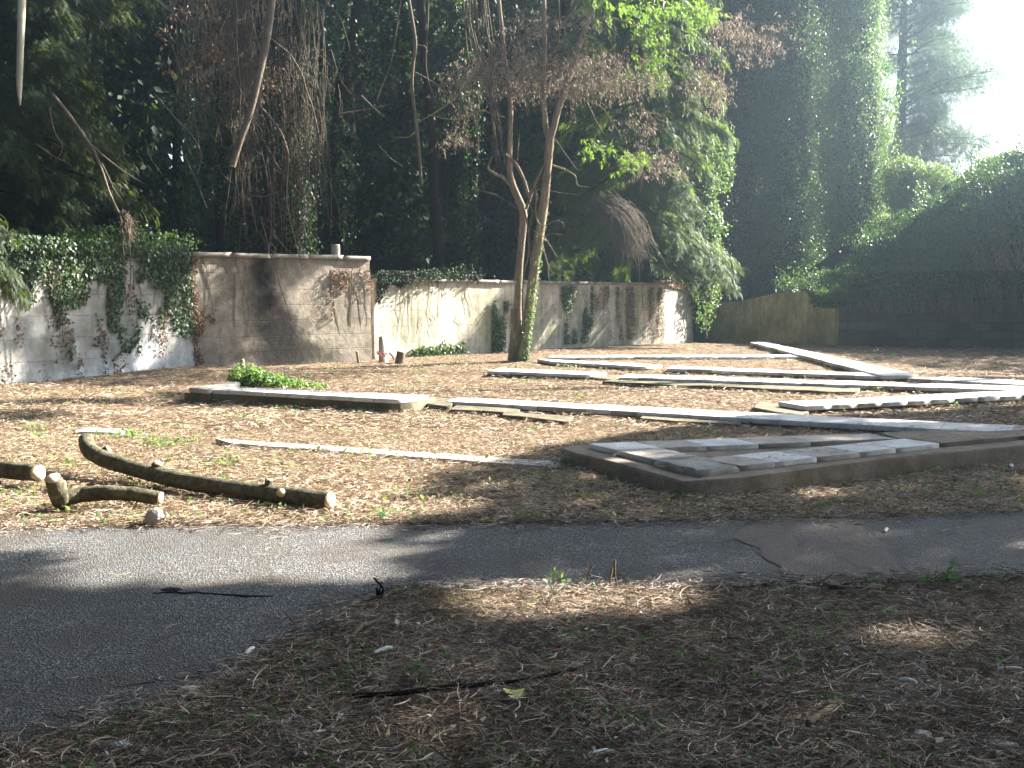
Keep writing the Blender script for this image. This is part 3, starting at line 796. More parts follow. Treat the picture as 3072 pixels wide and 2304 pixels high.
chip('white sliver at the very bottom of the litter', 1300, 1637, .09, .1)
chip('white chip standing in the litter at the lower right', 1963, 1487, .07, -.9)
chip('white chip with dark bands near the right edge', 2180, 1459, .09, -.3)
chip('pale chip lying on the asphalt right of the concrete patch', 1914, 1152, .07, 1.0, .02)
chip('white chip in the litter by the asphalt edge at left', 540, 1437, .06, 1.2)
chip('white scrap near the right edge above the path', 2185, 1014, .10, 1.3, .03)

# upright stubs beside the wall
def post(name, label, base, top, r, mat, cat, sides=10, cutm='cut', lean=0):
    root = thing(name, label, cat, (base[0], base[1], 0))
    mb = MB(); pth, rad = tube(mb, [base, (np.array(base) + top) / 2 + [lean, 0, 0], top], r, sides, 12, 0, .12); mb.build('bark', M[mat], root, smooth=True)
    mb = MB(); disc(mb, pth[-1] + [0, 0, .012], pth[-1] - pth[-3], rad[-1] * .92, 12); mb.build('cut_top', M[cutm], root)
    return root
b0 = HD(862, 785); post('tree_stump', 'short square dark stump beside the taped broken trunk', b0 + [0, 0, -.05], b0 + [.05, 0, .28], [.12, .11, .105], 'bark', 'stump')
b0 = HD(829, 783); broken = post('broken_trunk', 'pale splintered trunk base with red and white tape, against the wall', b0 + [0, 0, -.05], b0 + [-.06, .1, .62], [.13, .10, .07], 'pale', 'stump', cutm='pale')
def tape_mat():
    m, nt, out = newmat('red_white_tape')
    w = nt.nodes.new('ShaderNodeTexWave'); w.inputs['Scale'].default_value = 4; w.inputs['Distortion'].default_value = 0
    nt.links.new(mapping(nt, pos_(nt), rot=(0, .7, 0)), w.inputs['Vector'])
    finish(nt, out, ramp(nt, w.outputs[1], [(.48, (.7, .05, .05)), (.52, (.8, .8, .8))]), .4); return m
mb = MB(); a = np.linspace(0, 2 * np.pi, 20)
ring = np.column_stack([b0[0] - .03 + .15 * np.cos(a), b0[1] + .03 + .15 * np.sin(a), .22 + .03 * np.sin(a * 1)])
V = np.vstack([ring, ring + [0, 0, .05]]); n_ = len(ring)
mb.add(V, [[k, k + 1, n_ + k + 1, n_ + k] for k in range(n_ - 1)])
for dx, s_ in ((.13, 1), (.10, -1)):
    q = np.array([[b0[0] + dx, b0[1] - .13, .24], [b0[0] + dx + .08 * s_, b0[1] - .16, .16], [b0[0] + dx + .12 * s_, b0[1] - .15, .06]])
    mb.add(np.vstack([q, q + [.035, 0, .02]]), [[0, 1, 4, 3], [1, 2, 5, 4]])
tag(mb.build('warning_tape', tape_mat()), 'red and white warning tape tied round the broken trunk', 'tape')
b0 = HD(775, 785); post('tree_stump', 'thin brown stake leaning in the shade left of the stump', b0 + [0, 0, -.03], b0 + [-.04, 0, .28], [.035, .03], 'bark', 'stake')
b0 = HD(530, 815); post('tree_stump', 'small pale stump poking out above the ivy lump', HD(527, 812) + [0, 0, -.03], HD(527, 812) + [-.03, 0, .33], [.05, .04], 'pale', 'stump')
q = P(335.5, 252, 26.0); post('cut_post', 'pale cut post rising just behind the sooty wall coping', q + [0, 0, -1.2], q + [0, 0, .18], [.13, .12], 'pale', 'post')
for k, (dx, dy, hh, lab) in enumerate([(1335, 1268, .17, 'pale cut shoot standing in the sunlit patch of litter'), (1318, 1272, .10, 'dark short shoot beside the pale cut one'), (1262, 1262, .12, 'thin leaning shoot at the path edge in the sunlit patch'), (815, 1300, .12, 'rough dark tuft of cut shoots at the asphalt corner')]):
    c = HD(dx, dy); c[2] = gz(c[0], c[1])[0]
    mb = MB(); tube(mb, [c, c + [.02 * (k - 1), 0, hh * .5], c + [.03 * (k % 3 - 1) + .012, .01, hh]], [.007, .0055], 6, 6, 0, .1)
    if k == 3:
        for _ in range(6): 
            d = norm(np.array([N(0, .5), N(0, .4), 1])); tube(mb, [c, c + d * U(.05, .12)], [.007, .003], 5)
    tag(mb.build('cut_shoot', M['twig' if k != 3 else 'bark_dark']), lab, 'shoot')

# ---------------------------------------------------------------- litter
def curve_strips(n, pos, length, width, bend=.35, up=.18, fl=True):
    """n thin bent needles: 4 points along, 2 wide"""
    th = U(0, 2 * np.pi, n); l = length * U(.5, 1.3, n); w = width * U(.6, 1.3, n)
    th = np.where(U(0, 1, n) < .45, N(0.15, .5, n), th)
    t = np.array([-.5, -.17, .17, .5])
    k = N(0, bend, n)
    x = t[None] * l[:, None]; y = (t[None] ** 2) * (k * l)[:, None] * 2
    el = N(0, up, n)[:, None] 
    X = x * np.cos(th)[:, None] - y * np.sin(th)[:, None]; Y = x * np.sin(th)[:, None] + y * np.cos(th)[:, None]
    Z = x * el + np.abs(N(0, .1, (n, 1))) * 0
    C = np.stack([X, Y, Z], -1) + pos[:, None, :]
    side = np.stack([-np.sin(th), np.cos(th), N(0, .8, n)], 1); side = norm(side) * (w / 2)[:, None]
    taper = np.array([.6, 1, 1, .35])[None, :, None]
    A = C - side[:, None] * taper; B = C + side[:, None] * taper
    V = np.stack([A, B], 2).reshape(n, 8, 3).reshape(-1, 3)
    f = np.array([[0, 1, 3, 2], [2, 3, 5, 4], [4, 5, 7, 6]])
    F = (f[None] + (np.arange(n) * 8)[:, None, None]).reshape(-1, 4)
    return V, F
def lit_pts(n, x0, x1, y0, y1, avoid=True, fov=True, power=1.0, clump=.0, seed=0, lift=.02):
    # distance falls off like the square of how far one stands away
    u = U(0, 1, n * 2); y = 1.0 / (1 / y0 + (1 / y1 - 1 / y0) * u)
    x = U(-1, 1, n * 2) * (y * .62 + .3) if fov else U(x0, x1, n * 2)
    k = (x > x0) & (x < x1)
    if avoid: k &= ~inside(x, y, ASPH)
    if clump: k &= fbm2(x, y, 2.2, 3, seed) > clump
    x = x[k][:n]; y = y[k][:n]
    z = gz(x, y) + np.abs(N(0, lift, len(x)))
    return np.column_stack([x, y, z])
SLABMASK = []
for q, h in (([(1212, 967), (1470, 1039), (2560, 932), (2560, 915), (1400, 950)], HB),):
    SLABMASK.append(np.array([HD(x, y, h)[:2] for x, y in q]))
def offslab(p):
    k = np.ones(len(p), bool)
    for m_ in SLABMASK: k &= ~inside(p[:, 0], p[:, 1], m_)
    return p[k]
def behind_walls(p):
    bx = np.interp(p[:, 0], [-12.8, -9.26, -7.05, -3.55, -3.54, 2.0, 5.35, 7.35, 8.0, 10.9, 16.3, 34], [11.5, 18, 21.9, 25, 25.7, 31.6, 34.9, 38, 38, 33.2, 31.4, 25.5])
    return p[p[:, 1] < bx - .05]

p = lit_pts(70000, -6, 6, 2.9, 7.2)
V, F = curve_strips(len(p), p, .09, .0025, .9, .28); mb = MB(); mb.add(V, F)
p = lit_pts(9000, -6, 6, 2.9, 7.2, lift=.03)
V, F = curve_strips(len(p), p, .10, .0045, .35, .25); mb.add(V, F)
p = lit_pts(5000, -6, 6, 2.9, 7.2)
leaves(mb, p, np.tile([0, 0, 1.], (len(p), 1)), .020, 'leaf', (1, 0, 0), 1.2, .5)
mb.build('needle_litter', M['litter_shade']); tag(bpy.context.scene.objects['needle_litter'], 'twigs and needles matted over the near ground, coloured darker for shade', kind='stuff')

p = offslab(lit_pts(130000, -13, 14, 6.4, 22)); p = behind_walls(p)
V, F = curve_strips(len(p), p, .09, .004, .7, .25); mb = MB(); mb.add(V, F)
p = behind_walls(offslab(lit_pts(40000, -14, 18, 12, 40)))
V, F = curve_strips(len(p), p, .13, .010, .4, .2); mb.add(V, F)
p = behind_walls(offslab(lit_pts(10000, -13, 16, 6.4, 30)))
leaves(mb, p, np.tile([0, 0, 1.], (len(p), 1)), .038, 'leaf', (1, 0, 0), 1.2, .5)
tag(mb.build('needle_litter', M['litter']), 'sunlit brown pine needles and leaf bits across the clearing', kind='stuff')

def weeds(mb, centers, per, spread, size, h=.05, tm='leaf'):
    for c in centers:
        n = max(2, int(per * U(.5, 1.4)))
        q = np.column_stack([N(c[0], spread, n), N(c[1], spread, n)])
        q = q[~inside(q[:, 0], q[:, 1], ASPH)]
        if len(q) == 0: continue
        z = gz(q[:, 0], q[:, 1]) + U(.005, h, len(q))
        leaves(mb, np.column_stack([q, z]), np.tile([0, 0, 1.], (len(q), 1)), size, tm, tuple(norm(N(0, 1, (1, 3)))[0] * .2 + [0, 0, .15]), 1, .6)
# litter lying on and against the slabs
mb = MB(); mg = MB()
for (fl, nl, nr, fr, h) in RUNS:
    ln = np.linalg.norm(nr - nl); wd_ = np.linalg.norm(fl - nl); n_ = int(ln * wd_ * 170 / max(1, (nl[1] / 10)) )
    u_ = U(0, 1, n_)[:, None]; v_ = np.clip(U(-.03, 1.03, n_), 0, 1)[:, None]
    q = (nl + (nr - nl) * u_) * (1 - v_) + (fl + (fr - fl) * u_) * v_
    k = (fbm2(q[:, 0], q[:, 1], 1.6, 3, 55) + .18 * (np.abs(v_[:, 0] - .5) > .36)) > .56
    q = q[k]; q[:, 2] = h + .004
    V, F = curve_strips(len(q), q, .07, .0045, .8, .04); mb.add(V, F)
    for side, a, b in ((0, nl, nr), (1, fl, fr)):
        n_ = int(ln * 90); t_ = U(0, 1, n_)[:, None]; q = a + (b - a) * t_; out_ = norm((nl - fl) if side == 0 else (fl - nl))
        q = q + out_ * np.abs(N(.03, .06, (n_, 1))); q[:, 2] = gz(q[:, 0], q[:, 1]) + np.abs(N(0, .03, n_))
        q = q[fbm2(q[:, 0], q[:, 1], 2.0, 2, 58) > .42]; V, F = curve_strips(len(q), q, .09, .005, .8, .35); mb.add(V, F)
        g_ = a + (b - a) * U(0, 1, int(ln * 1.6))[:, None] + out_ * .06
        g_ = g_[fbm2(g_[:, 0], g_[:, 1], .8, 2, 59) > .5]
        if len(g_): weeds(mg, g_, 7, .05, .045, .09)
pq = np.array([HD(x, y, HB)[:2] for x, y in [(1225, 969), (1470, 1035), (2212, 960), (2212, 945), (1400, 958)]])
x, y = U(pq[:, 0].min(), pq[:, 0].max(), 2600), U(pq[:, 1].min(), pq[:, 1].max(), 2600); k = inside(x, y, pq) & (fbm2(x, y, 1.8, 3, 56) > .50); x = x[k]; y = y[k]
V, F = curve_strips(len(x), np.column_stack([x, y, np.full(len(x), HS + .006)]), .06, .003, .8, .04); mb.add(V, F)
tag(mb.build('needle_litter', M['litter']), 'needles and leaf bits lying on and against the stone slabs', kind='stuff')
tag(mg.build('weeds', M['weed']), 'green weeds along the edges of the slab kerbs', kind='stuff')
# needles strewn on the path
x = U(-5.5, 5.5, 4200); y = U(3.0, 7.0, 4200); k = inside(x, y, ASPH) & ((fbm2(x, y, 1.2, 2, 5) > .52) | (U(0, 1, 4200) < .25))
p = np.column_stack([x[k], y[k], np.full(k.sum(), .017)])
V, F = curve_strips(len(p), p, .085, .0028, .5, .03); mb = MB(); mb.add(V, F)
tag(mb.build('fallen_needles', M['litter']), 'loose pine needles strewn over the asphalt', kind='stuff')
pe = []
for a, b in zip(ASPH, np.roll(ASPH, -1, 0)):
    if max(abs(a[0]), abs(b[0])) > 12: continue
    m_ = int(np.linalg.norm(b - a) * 420); t_ = U(0, 1, m_)[:, None]; nrm_ = np.array([-(b - a)[1], (b - a)[0]]) / np.linalg.norm(b - a)
    pe.append(a + (b - a) * t_ + nrm_ * (N(-.02, .075, (m_, 1)) * (.4 + 1.6 * fbm2(a[0] + (b - a)[0] * t_[:, 0], a[1] + (b - a)[1] * t_[:, 0], 2.5, 3, 44)[:, None])))
pe = np.vstack(pe); pe = np.column_stack([pe, .016 + np.abs(N(0, .010, len(pe)))])
V, F = curve_strips(len(pe), pe, .075, .004, .5, .12); mb = MB(); mb.add(V, F)
tag(mb.build('needle_litter', M['litter_shade']), 'litter drifting over the crumbling edges of the asphalt', kind='stuff')
# short cut straw standing up here and there
p = lit_pts(900, -5, 5, 3.0, 5.6); mb = MB()
d = norm(np.column_stack([N(0, .6, len(p)), N(0, .6, len(p)), np.full(len(p), .8)]))
V, F = scatter(LONG, LEAF_F, p, frames(d, N(0, 1, (len(p), 3))), np.column_stack([np.full(len(p), .03), U(.03, .07, len(p)), np.full(len(p), .03)])); mb.add(V, F)
tag(mb.build('dry_stubble', M['litter']), 'dry cut stalks sticking up in the near litter', kind='stuff')
# chips
p = lit_pts(420, -6, 7, 3.0, 12, lift=.012); p = offslab(p); mb = MB()
leaves(mb, p + [0, 0, .012], np.tile([0, 0, 1.], (len(p), 1)), .035, 'leaf', (1, 0, 0), 1.3, .35)
tag(mb.build('leaf_litter', leaf_mat('yellowed_leaves', [(.1, (.3, .22, .1)), (.6, (.5, .5, .42)), (1, (.6, .45, .12))], .6, .1)), 'scattered pale and yellow fallen leaf bits', kind='stuff')

# low green weeds
mb = MB()
cs = behind_walls(offslab(lit_pts(300, -12, 14, 6.6, 34, clump=.52, seed=31)))
weeds(mb, cs[:230], 11, .11, .045, .05)
for (dx, dy, n) in [(300, 940, 9), (350, 965, 8), (330, 950, 7), (90, 945, 5), (130, 1010, 5), (60, 930, 5), (240, 945, 6), (480, 1005, 5), (60, 1060, 4), (550, 895, 5), (640, 890, 5), (280, 1080, 4), (1850, 770, 4), (2060, 860, 4), (400, 945, 5),
                    (730, 800, 7), (900, 800, 7), (1000, 785, 7), (660, 815, 6), (1230, 800, 6), (600, 820, 6), (1130, 795, 5), (1440, 745, 4), (1520, 748, 6), (1050, 790, 5), (950, 830, 5), (1100, 830, 4), (880, 845, 5)]:
    for _ in range(n):
        c = HD(dx + N(0, 22), dy + N(0, 6)); weeds(mb, [c], 9, .07, .045, .07)
tag(mb.build('weeds', M['weed']), 'patches of low green weeds in the sunlit litter', kind='stuff')
mb = MB()
cs = offslab(lit_pts(620, -5, 6, 3.0, 9.5, clump=.52, seed=41)); weeds(mb, cs[:600], 8, .04, .024, .05)
tag(mb.build('weeds', M['weed_dark']), 'small green sprouts scattered through the shaded litter', kind='stuff')

def plant(label, dx, dy, h, n, size, mat='weed_dark', spread=.06, name='leafy_plant'):
    c = HD(dx, dy); c[2] = gz(c[0], c[1])[0]
    root = thing(name, label, 'plant', c)
    st = MB(); lf = MB()
    for k in range(max(2, n // 4)):
        d = np.array([N(0, .5), N(0, .5), 1.0]); e = c + norm(d) * h * U(.6, 1)
        tube(st, [c, (c + e) / 2 + N(0, .01, 3), e], [.003, .0015], 5, 5)
        m_ = 4; q = np.array([lerp(c, e, t) for t in U(.4, 1, m_)]) + N(0, .012, (m_, 3))
        leaves(lf, q, np.tile([0, -.3, 1.], (m_, 1)), size, 'leaf', tuple(norm(np.array([[d[0], d[1], .3]]))[0]), .5, .4)
    st.build('stem', M['weed_dark'], root); lf.build('leaves', M[mat], root)
plant('green plant with broad leaves at the path edge right of the concrete patch', 2020, 1272, .17, 22, .05)
plant('small bright green plant at the left of the sunlit litter patch', 1197, 1292, .13, 14, .035, 'weed')
plant('tiny green plant at the asphalt corner beside the dark shoots', 880, 1294, .10, 10, .032, 'weed')
plant('dark green seedling on the far edge of the path left of centre', 836, 1128, .09, 9, .05)
plant('tiny green sprout at the far path edge above the concrete patch', 1660, 1118, .08, 8, .03)
plant('slender sprout at the path edge near the right border', 2165, 1262, .12, 10, .03)
plant('low pale green plant at the shaded foot of the sunken strip corner', 1222, 1012, .12, 18, .035)
plant('bright sprout standing in front of the dark ground by the far right kerb', 1893, 775, .32, 14, .09, 'weed')
# yellow leaf
c = HD(1112, 1520); mb = MB()
a = np.linspace(0, 2 * np.pi, 14, endpoint=False); rr = .042 * (1 + .12 * np.sin(3 * a) - .2 * (np.cos(a) > .95))
V = np.column_stack([c[0] + rr * np.cos(a) * 1.1, c[1] + rr * np.sin(a), np.full(14, .05) + .01 * np.cos(2 * a)]); V = np.vstack([V, [c[0], c[1], .045]])
mb.add(V, [[k, (k + 1) % 14, 14] for k in range(14)]); 
mm, nt, out = newmat('yellow_green_leaf'); finish(nt, out, ramp(nt, noise(nt, 40, pos_(nt)), [(.4, (.35, .36, .1)), (.6, (.55, .52, .2))]), .5)
tag(mb.build('fallen_leaf', mm), 'single broad yellow green leaf lying below the fallen branch', 'leaf')

# ---------------------------------------------------------------- ivy on walls and lumps
def wall_leaves(wd, n, s0, s1, z0, z1, size, dens, off=.03, seed=0):
    bx, by, tz, nr, s = wd
    t = U(s0, s1, n); z = U(z0, z1, n)
    x = np.interp(t, s, bx); y = np.interp(t, s, by); nx_ = np.interp(t, s, nr[:, 0]); ny_ = np.interp(t, s, nr[:, 1]); top = np.interp(t, s, tz)
    k = dens(t, z, fbm2(t, z * .45, 1.6, 4, seed)) & (z < top + .25)
    o = off + np.abs(N(0, .05, n)); over = z > top - .1
    o = o + np.where(over, .05, 0)
    pos = np.column_stack([x + nx_ * o, y + ny_ * o, z])
    return pos[k], np.column_stack([nx_, ny_, np.full(n, .35)])[k]
def ivy_patch(label, wd, n, s0, s1, z0, z1, size, dens, mat='ivy', stems=6, seed=0, name='climbing_ivy', top=0):
    p_, nn = wall_leaves(wd, n, s0, s1, z0, z1, size, dens, seed=seed)
    bx, by, tz, nr, s = wd
    c = [np.interp((s0 + s1) / 2, s, bx), np.interp((s0 + s1) / 2, s, by), 0]
    root = thing(name, label, 'ivy', c)
    mb = MB(); leaves(mb, p_, nn, size, 'leaf', (0, 0, -1), .5, .45)
    if top:
        t = U(s0, s1, top); zt = np.interp(t, s, tz)
        h = fbm2(t, t * 0, 1.3, 3, seed + 9)
        q = np.column_stack([np.interp(t, s, bx) + N(-.12, .22, top), np.interp(t, s, by) + N(.12, .2, top), zt + U(0, 1, top) * (h * 1.5 - .5)])
        leaves(mb, q, np.tile([.2, -.5, .8], (top, 1)), size, 'leaf', (0, 0, -1), .8, .6)
    mb.build('foliage', M[mat], root)
    if stems:
        for k in range(stems):
            sm = MB()
            t0 = random.uniform(s0 + .1, s1 - .1); zt = min(np.interp(t0, s, tz), z1)
            ts = t0 + np.cumsum(N(0, .06, 9)); zs = np.linspace(zt, max(z0, random.uniform(0, zt * .6)), 9)
            q = np.column_stack([np.interp(ts, s, bx) + np.interp(ts, s, nr[:, 0]) * .03, np.interp(ts, s, by) + np.interp(ts, s, nr[:, 1]) * .03, zs])
            tube(sm, q, [.007, .003], 5, 18); sm.build('stem', M['twig'], root)
    return root
SL = w1[4][-1]
ivy_patch('dense ivy spilling over the top of the limewashed wall', w1, 26000, 4.6, SL, .2, 2.75, .075, lambda t, z, f: (.5 * f + .5 * fbm2(t, z * .35, 5, 3, 33) + (z - 1.6) * .17 + np.clip((t - 8.2) * .03, -.1, .1)) > .53, 'ivy', 26, 3, top=3600)
ivy_patch('withered brown ivy strands low on the limewashed wall', w1, 14000, 4.6, SL, 0, 2.2, .055, lambda t, z, f: (fbm2(t, z * .3, 4.0, 4, 15) + (t - SL) * .015) > .54, 'brownleaf', 22, 6)
ivy_patch('thin brown creeper at the joint between limewashed and sooty walls', w2, 9000, 0, 1.5, .1, 2.5, .05, lambda t, z, f: (f - t * .11) > .50, 'brownleaf', 9, 8)
ivy_patch('wispy dark creeper on the right end of the sooty wall', w2, 5000, 3.5, 4.66, .0, 2.3, .05, lambda t, z, f: f > .56, 'brownleaf', 8, 10)
ivy_patch('dark ivy hanging over the left end of the lower wall', w3, 8000, .05, 2.2, .6, 2.3, .07, lambda t, z, f: (f + (z - 1.75) * .45 - np.abs(t - .9) * .08) > .50, 'dark', 5, 12, top=1800)
ivy_patch('ivy tongue over the coping left of the forked tree', w3, 3000, 2.3, 3.8, 1.1, 2.25, .07, lambda t, z, f: (f + (z - 1.9) * .5 - np.abs(t - 2.9) * .2) > .48, 'dark', 3, 13, top=500)
ivy_patch('low ivy tuft at the foot of the lower wall near the stump', w3, 4200, 1.2, 3.2, .0, 1.1, .08, lambda t, z, f: (f - z * .3) > .47, 'ivy_sunlit', 3, 14)
ivy_patch('narrow ivy column on the wall just left of the forked tree', w3, 5200, 4.3, 5.8, .0, 1.5, .06, lambda t, z, f: (fbm2(t, z * .22, 5.5, 3, 25) - np.abs(t - 5.0) * .22) > .44, 'ivy', 4, 15)
ivy_patch('green and brown ivy column on the wall right of the forked tree', w3, 6500, 7.3, 8.9, .15, 1.95, .06, lambda t, z, f: (fbm2(t, z * .22, 5.5, 3, 26) - np.abs(t - 8.0) * .22 + (z-1)*.03) > .42, 'ivy', 5, 16)
ivy_patch('reddish withered creeper streaks near the corner of the lower wall', w3, 9000, 8.9, 12.6, .2, 1.95, .05, lambda t, z, f: (fbm2(t, z * .12, 6, 3, 5)) > .58, 'brownleaf', 9, 17)
ivy_patch('sunlit leaf litter and ivy capping the sloping white wall', w4, 700, .2, 3.8, 1.6, 2.3, .07, lambda t, z, f: (z > 1.9), 'brownleaf', 0, 18, top=1500)

def lump(name, label, c, rad, n, size, mat, cat='bush', seed=0, tm='leaf', thr=.3, under=None, tip=(0, 0, -1)):
    root = thing(name, label, cat, (c[0], c[1], 0))
    p_, nn = blob(n, c, rad, .45, 1.2, thr, seed)
    k = p_[:, 2] > gz(p_[:, 0], p_[:, 1]) if len(p_) else []
    p_ = p_[k]; nn = nn[k]
    mb = MB(); leaves(mb, p_, nn, size, tm, tip, .6, .5); mb.build('foliage', M[mat], root)
    for _ in range(8):
        sm = MB(); d = norm(np.array([N(0, .6), N(0, .6), 1.0])) * np.array(rad) * U(.5, .95)
        b = np.array([c[0], c[1], max(0, c[2] - rad[2])]); e = np.array(c) + d * [1, 1, .8]
        tube(sm, [b, (b + e) / 2 + N(0, .05 * rad[0], 3), e], [.02 * rad[2] + .006, .004], 5, 8); sm.build('stem', M['twig'], root)
    return root
cc = HD(560, 835); icl = thing('ivy_clump', 'bright green ivy clump sprawling behind the mossy kerb', 'ivy', (cc[0], cc[1], 0)); mb = MB()
for (dx, dz, rx, rz, n_) in ((-.32, .16, .26, .26, 1100), (-.1, .12, .32, .20, 1100), (.2, .07, .36, .14, 900), (.55, .04, .34, .09, 500), (.95, .02, .3, .06, 220)):
    p_, nn = blob(n_, (cc[0] + dx, cc[1] + .12 - dx * .15, dz), (rx, .30, rz), .5, 2.2, .35, int(dx * 10) + 9); leaves(mb, p_ + [0, 0, gz(cc[0], cc[1])[0]], nn, .065, 'leaf', (0, 0, -.4), .9, .6)
mb.build('foliage', M['weed'], icl)
mb = MB()
for _ in range(9):
    tube(mb, [[cc[0] + U(-.3, .2), cc[1] + .1, 0], [cc[0] + U(-.4, .5), cc[1] + U(-.1, .3), U(.05, .3)]], [.008, .004], 5)
tag(mb.build('stems', M['twig'], icl), kind='stuff')
cc = HD(527, 815); 

# creeper bank
bank = thing('creeper_bank', 'huge dark mound of creepers above the block wall', 'creeper', (18, 37, 0))
def bank_h(x, y):
    pr = np.interp(x, [10.6, 11.6, 12.7, 13.9, 15.1, 16.3, 17.5, 19.5, 22, 34], [1.7, 2.3, 3.0, 3.9, 4.9, 5.7, 6.1, 6.6, 6.9, 6.5])
    yf = np.interp(x, [10.9, 16.3, 34], [33.3, 31.4, 25.5])
    t = np.clip((y - yf + .35) / 3.6, 0, 1)
    return 1.5 + (pr - 1.5) * np.sin(t * np.pi / 2) ** .8 + (fbm2(x, y, .8, 4, 21) - .5) * 1.5 * t
gx2 = np.arange(10.4, 34, .35); gv = np.linspace(0, 9, 30)
X2, T2 = np.meshgrid(gx2, gv); yf = np.interp(X2, [10.9, 16.3, 34], [33.3, 31.4, 25.5]); Y2 = yf - .3 + T2
Z2 = bank_h(X2.ravel(), Y2.ravel()) - .15
V2 = np.column_stack([X2.ravel(), Y2.ravel(), Z2]); m2 = len(gx2)
i2 = (np.arange(len(gv) - 1)[:, None] * m2 + np.arange(m2 - 1)[None]).ravel()
mb = MB(); mb.add(V2, np.stack([i2, i2 + 1, i2 + m2 + 1, i2 + m2], 1)); mb.build('creeper_mat', M['bark_dark'], bank)
n = 80000
x = U(10.3, 26, n); t = U(0, 1, n) ** 1.3 * 7; y = np.interp(x, [10.9, 16.3, 34], [33.3, 31.4, 25.5]) - .38 + t
z = bank_h(x, y) + np.abs(N(0, .14, n)) * (1 + 2.5 * (fbm2(x, y, 1.1, 2, 8) > .55))
e_ = .15; nn = np.column_stack([-(bank_h(x + e_, y) - bank_h(x - e_, y)) / (2 * e_), -(bank_h(x, y + e_) - bank_h(x, y - e_)) / (2 * e_), np.ones(n)])
k = (fbm2(x, z, 1.0, 3, 4) + (z - 3.2) * .05) > .38
mb = MB(); leaves(mb, np.column_stack([x, y, z])[k], norm(nn)[k], .10, 'leaf', (0, -.3, -1), .6, .5); mb.build('foliage', M['ivy'], bank)
n = 26000; x = U(10.3, 15.5, n); y = np.interp(x, [10.9, 16.3, 34], [33.3, 31.4, 25.5]) - .38 + U(0, 4.5, n); z = bank_h(x, y) + U(-.25, .3, n)
mb = MB(); leaves(mb, np.column_stack([x, y, z]), np.tile([-.7, -.5, .5], (n, 1)), .10, 'leaf', (0, -.2, -1), .7, .6); mb.build('foliage', M['ivy'], bank)
n = 4500; x = U(10.5, 24, n); y = np.interp(x, [10.9, 16.3, 34], [33.3, 31.4, 25.5]) - .12 - np.abs(N(0, .16, n))
z = 1.95 - np.abs(N(0, .32, n)) * (fbm2(x, x * 0, 1.4, 3, 3) * 1.6) + .5
mb = MB(); leaves(mb, np.column_stack([x, y, z]), np.tile([-.3, -1, .2], (n, 1)), .08, 'leaf', (0, 0, -1), .6, .5); mb.build('hanging_leaves', M['dark'], bank)
mb = MB()
for k in range(620):
    x0 = U(11.3, 20); yf = np.interp(x0, [10.9, 16.3, 34], [33.3, 31.4, 25.5]); t0 = U(.3, 3.2)
    m_ = 9; xs = x0 + np.cumsum(N(0, .07, m_)); ys = yf - .45 + np.linspace(t0, 0, m_)
    zs = bank_h(xs, ys) + .05 + U(0, .12, m_); zs[-2:] -= [.1, U(.2, .6)]
    tube(mb, np.column_stack([xs, ys, zs]), [.011, .007], 4, caps=False)
tag(mb.build('dead_vines', M['twig'], bank), kind='stuff')

# ---------------------------------------------------------------- trees
def ivy_column(name, label, x, y, r, h, n, size, mat='ivy', seed=0, group=None, lean=0, bulge=.35, tr=.22, z0=0, thr=.36):
    root = thing(name, label, 'tree', (x, y, 0), group)
    tm = MB(); tube(tm, [[x, y, -.3], [x + lean * .5, y, h * .5], [x + lean, y, h]], [tr * 1.3, tr, tr * .6], 10, 24, .3, .1); tm.build('trunk', M['bark_dark'], root, smooth=True)
    rs = random.Random(seed * 31 + 5)
    cm_ = MB(); tube(cm_, [[x, y, max(z0, .3)], [x + lean * .5, y, h * .5], [x + lean, y, h - .8]], [r * .40, r * .42, r * .25], 14, 40, .3, .35); cm_.build('opaque_core', M['bark_dark'], root, smooth=True)  # opaque core added inside the column to stop sun leaking through
    nb = int(h * 3.4); mb = MB()
    for j in range(nb):
        zc = z0 + (h - z0) * (j + rs.random()) / nb; aa = rs.uniform(0, 6.283); ro = r * rs.uniform(.2, .68)
        rb = r * rs.uniform(.30, .62); hb_ = rb * rs.uniform(1.3, 2.6)
        c_ = (x + lean * zc / h + math.cos(aa) * ro, y + math.sin(aa) * ro, zc)
        p_, nn = blob(int(n / nb), c_, (rb, rb, hb_), .35, 1.6, thr, seed * 7 + j)
        kk = p_[:, 2] > .1; leaves(mb, p_[kk], nn[kk] + [0, 0, .25], size, 'leaf', (0, 0, -1), .55, .5)
    m_ = int(n * .02); p_, nn = blob(m_, (x, y, (h + z0) / 2), (r * 1.25, r * 1.25, (h - z0) / 2), .25, .9, .5, seed); leaves(mb, p_, nn, size, 'leaf', (0, 0, -1), .6, .5)
    mb.build('ivy_foliage', M[mat], root)
    return root
def xp(px, Y): return (px - 512) / FPX * Y
ivy_column('ivy_clad_tree', 'tallest ivy smothered trunk with a sunlit right edge', xp(852, 46), 46, 1.9, 20, 100000, .12, 'ivy_sunlit', 1, z0=.2, thr=.2)
ivy_column('ivy_clad_tree', 'ivy hung trunk just left of the tallest ivy column', xp(788, 49), 49, 2.0, 20, 55000, .14, 'ivy', 2, thr=.3)
ivy_column('ivy_clad_tree', 'ivy hung trunk with bright leaf patches between dark gaps', xp(735, 50), 50, 2.0, 20, 55000, .14, 'ivy', 3, thr=.3)
ivy_column('ivy_clad_tree', 'short ivy draped trunk with glinting leaves above the wall corner', xp(700, 37.5), 37.5, 1.05, 7.2, 22000, .11, 'ivy_sunlit', 4, z0=1.6)
ivy_column('ivy_clad_tree', 'slim ivy draped trunk behind the brown dead leaves', xp(760, 54), 54, 2.0, 21, 22000, .12, 'dark', 5)

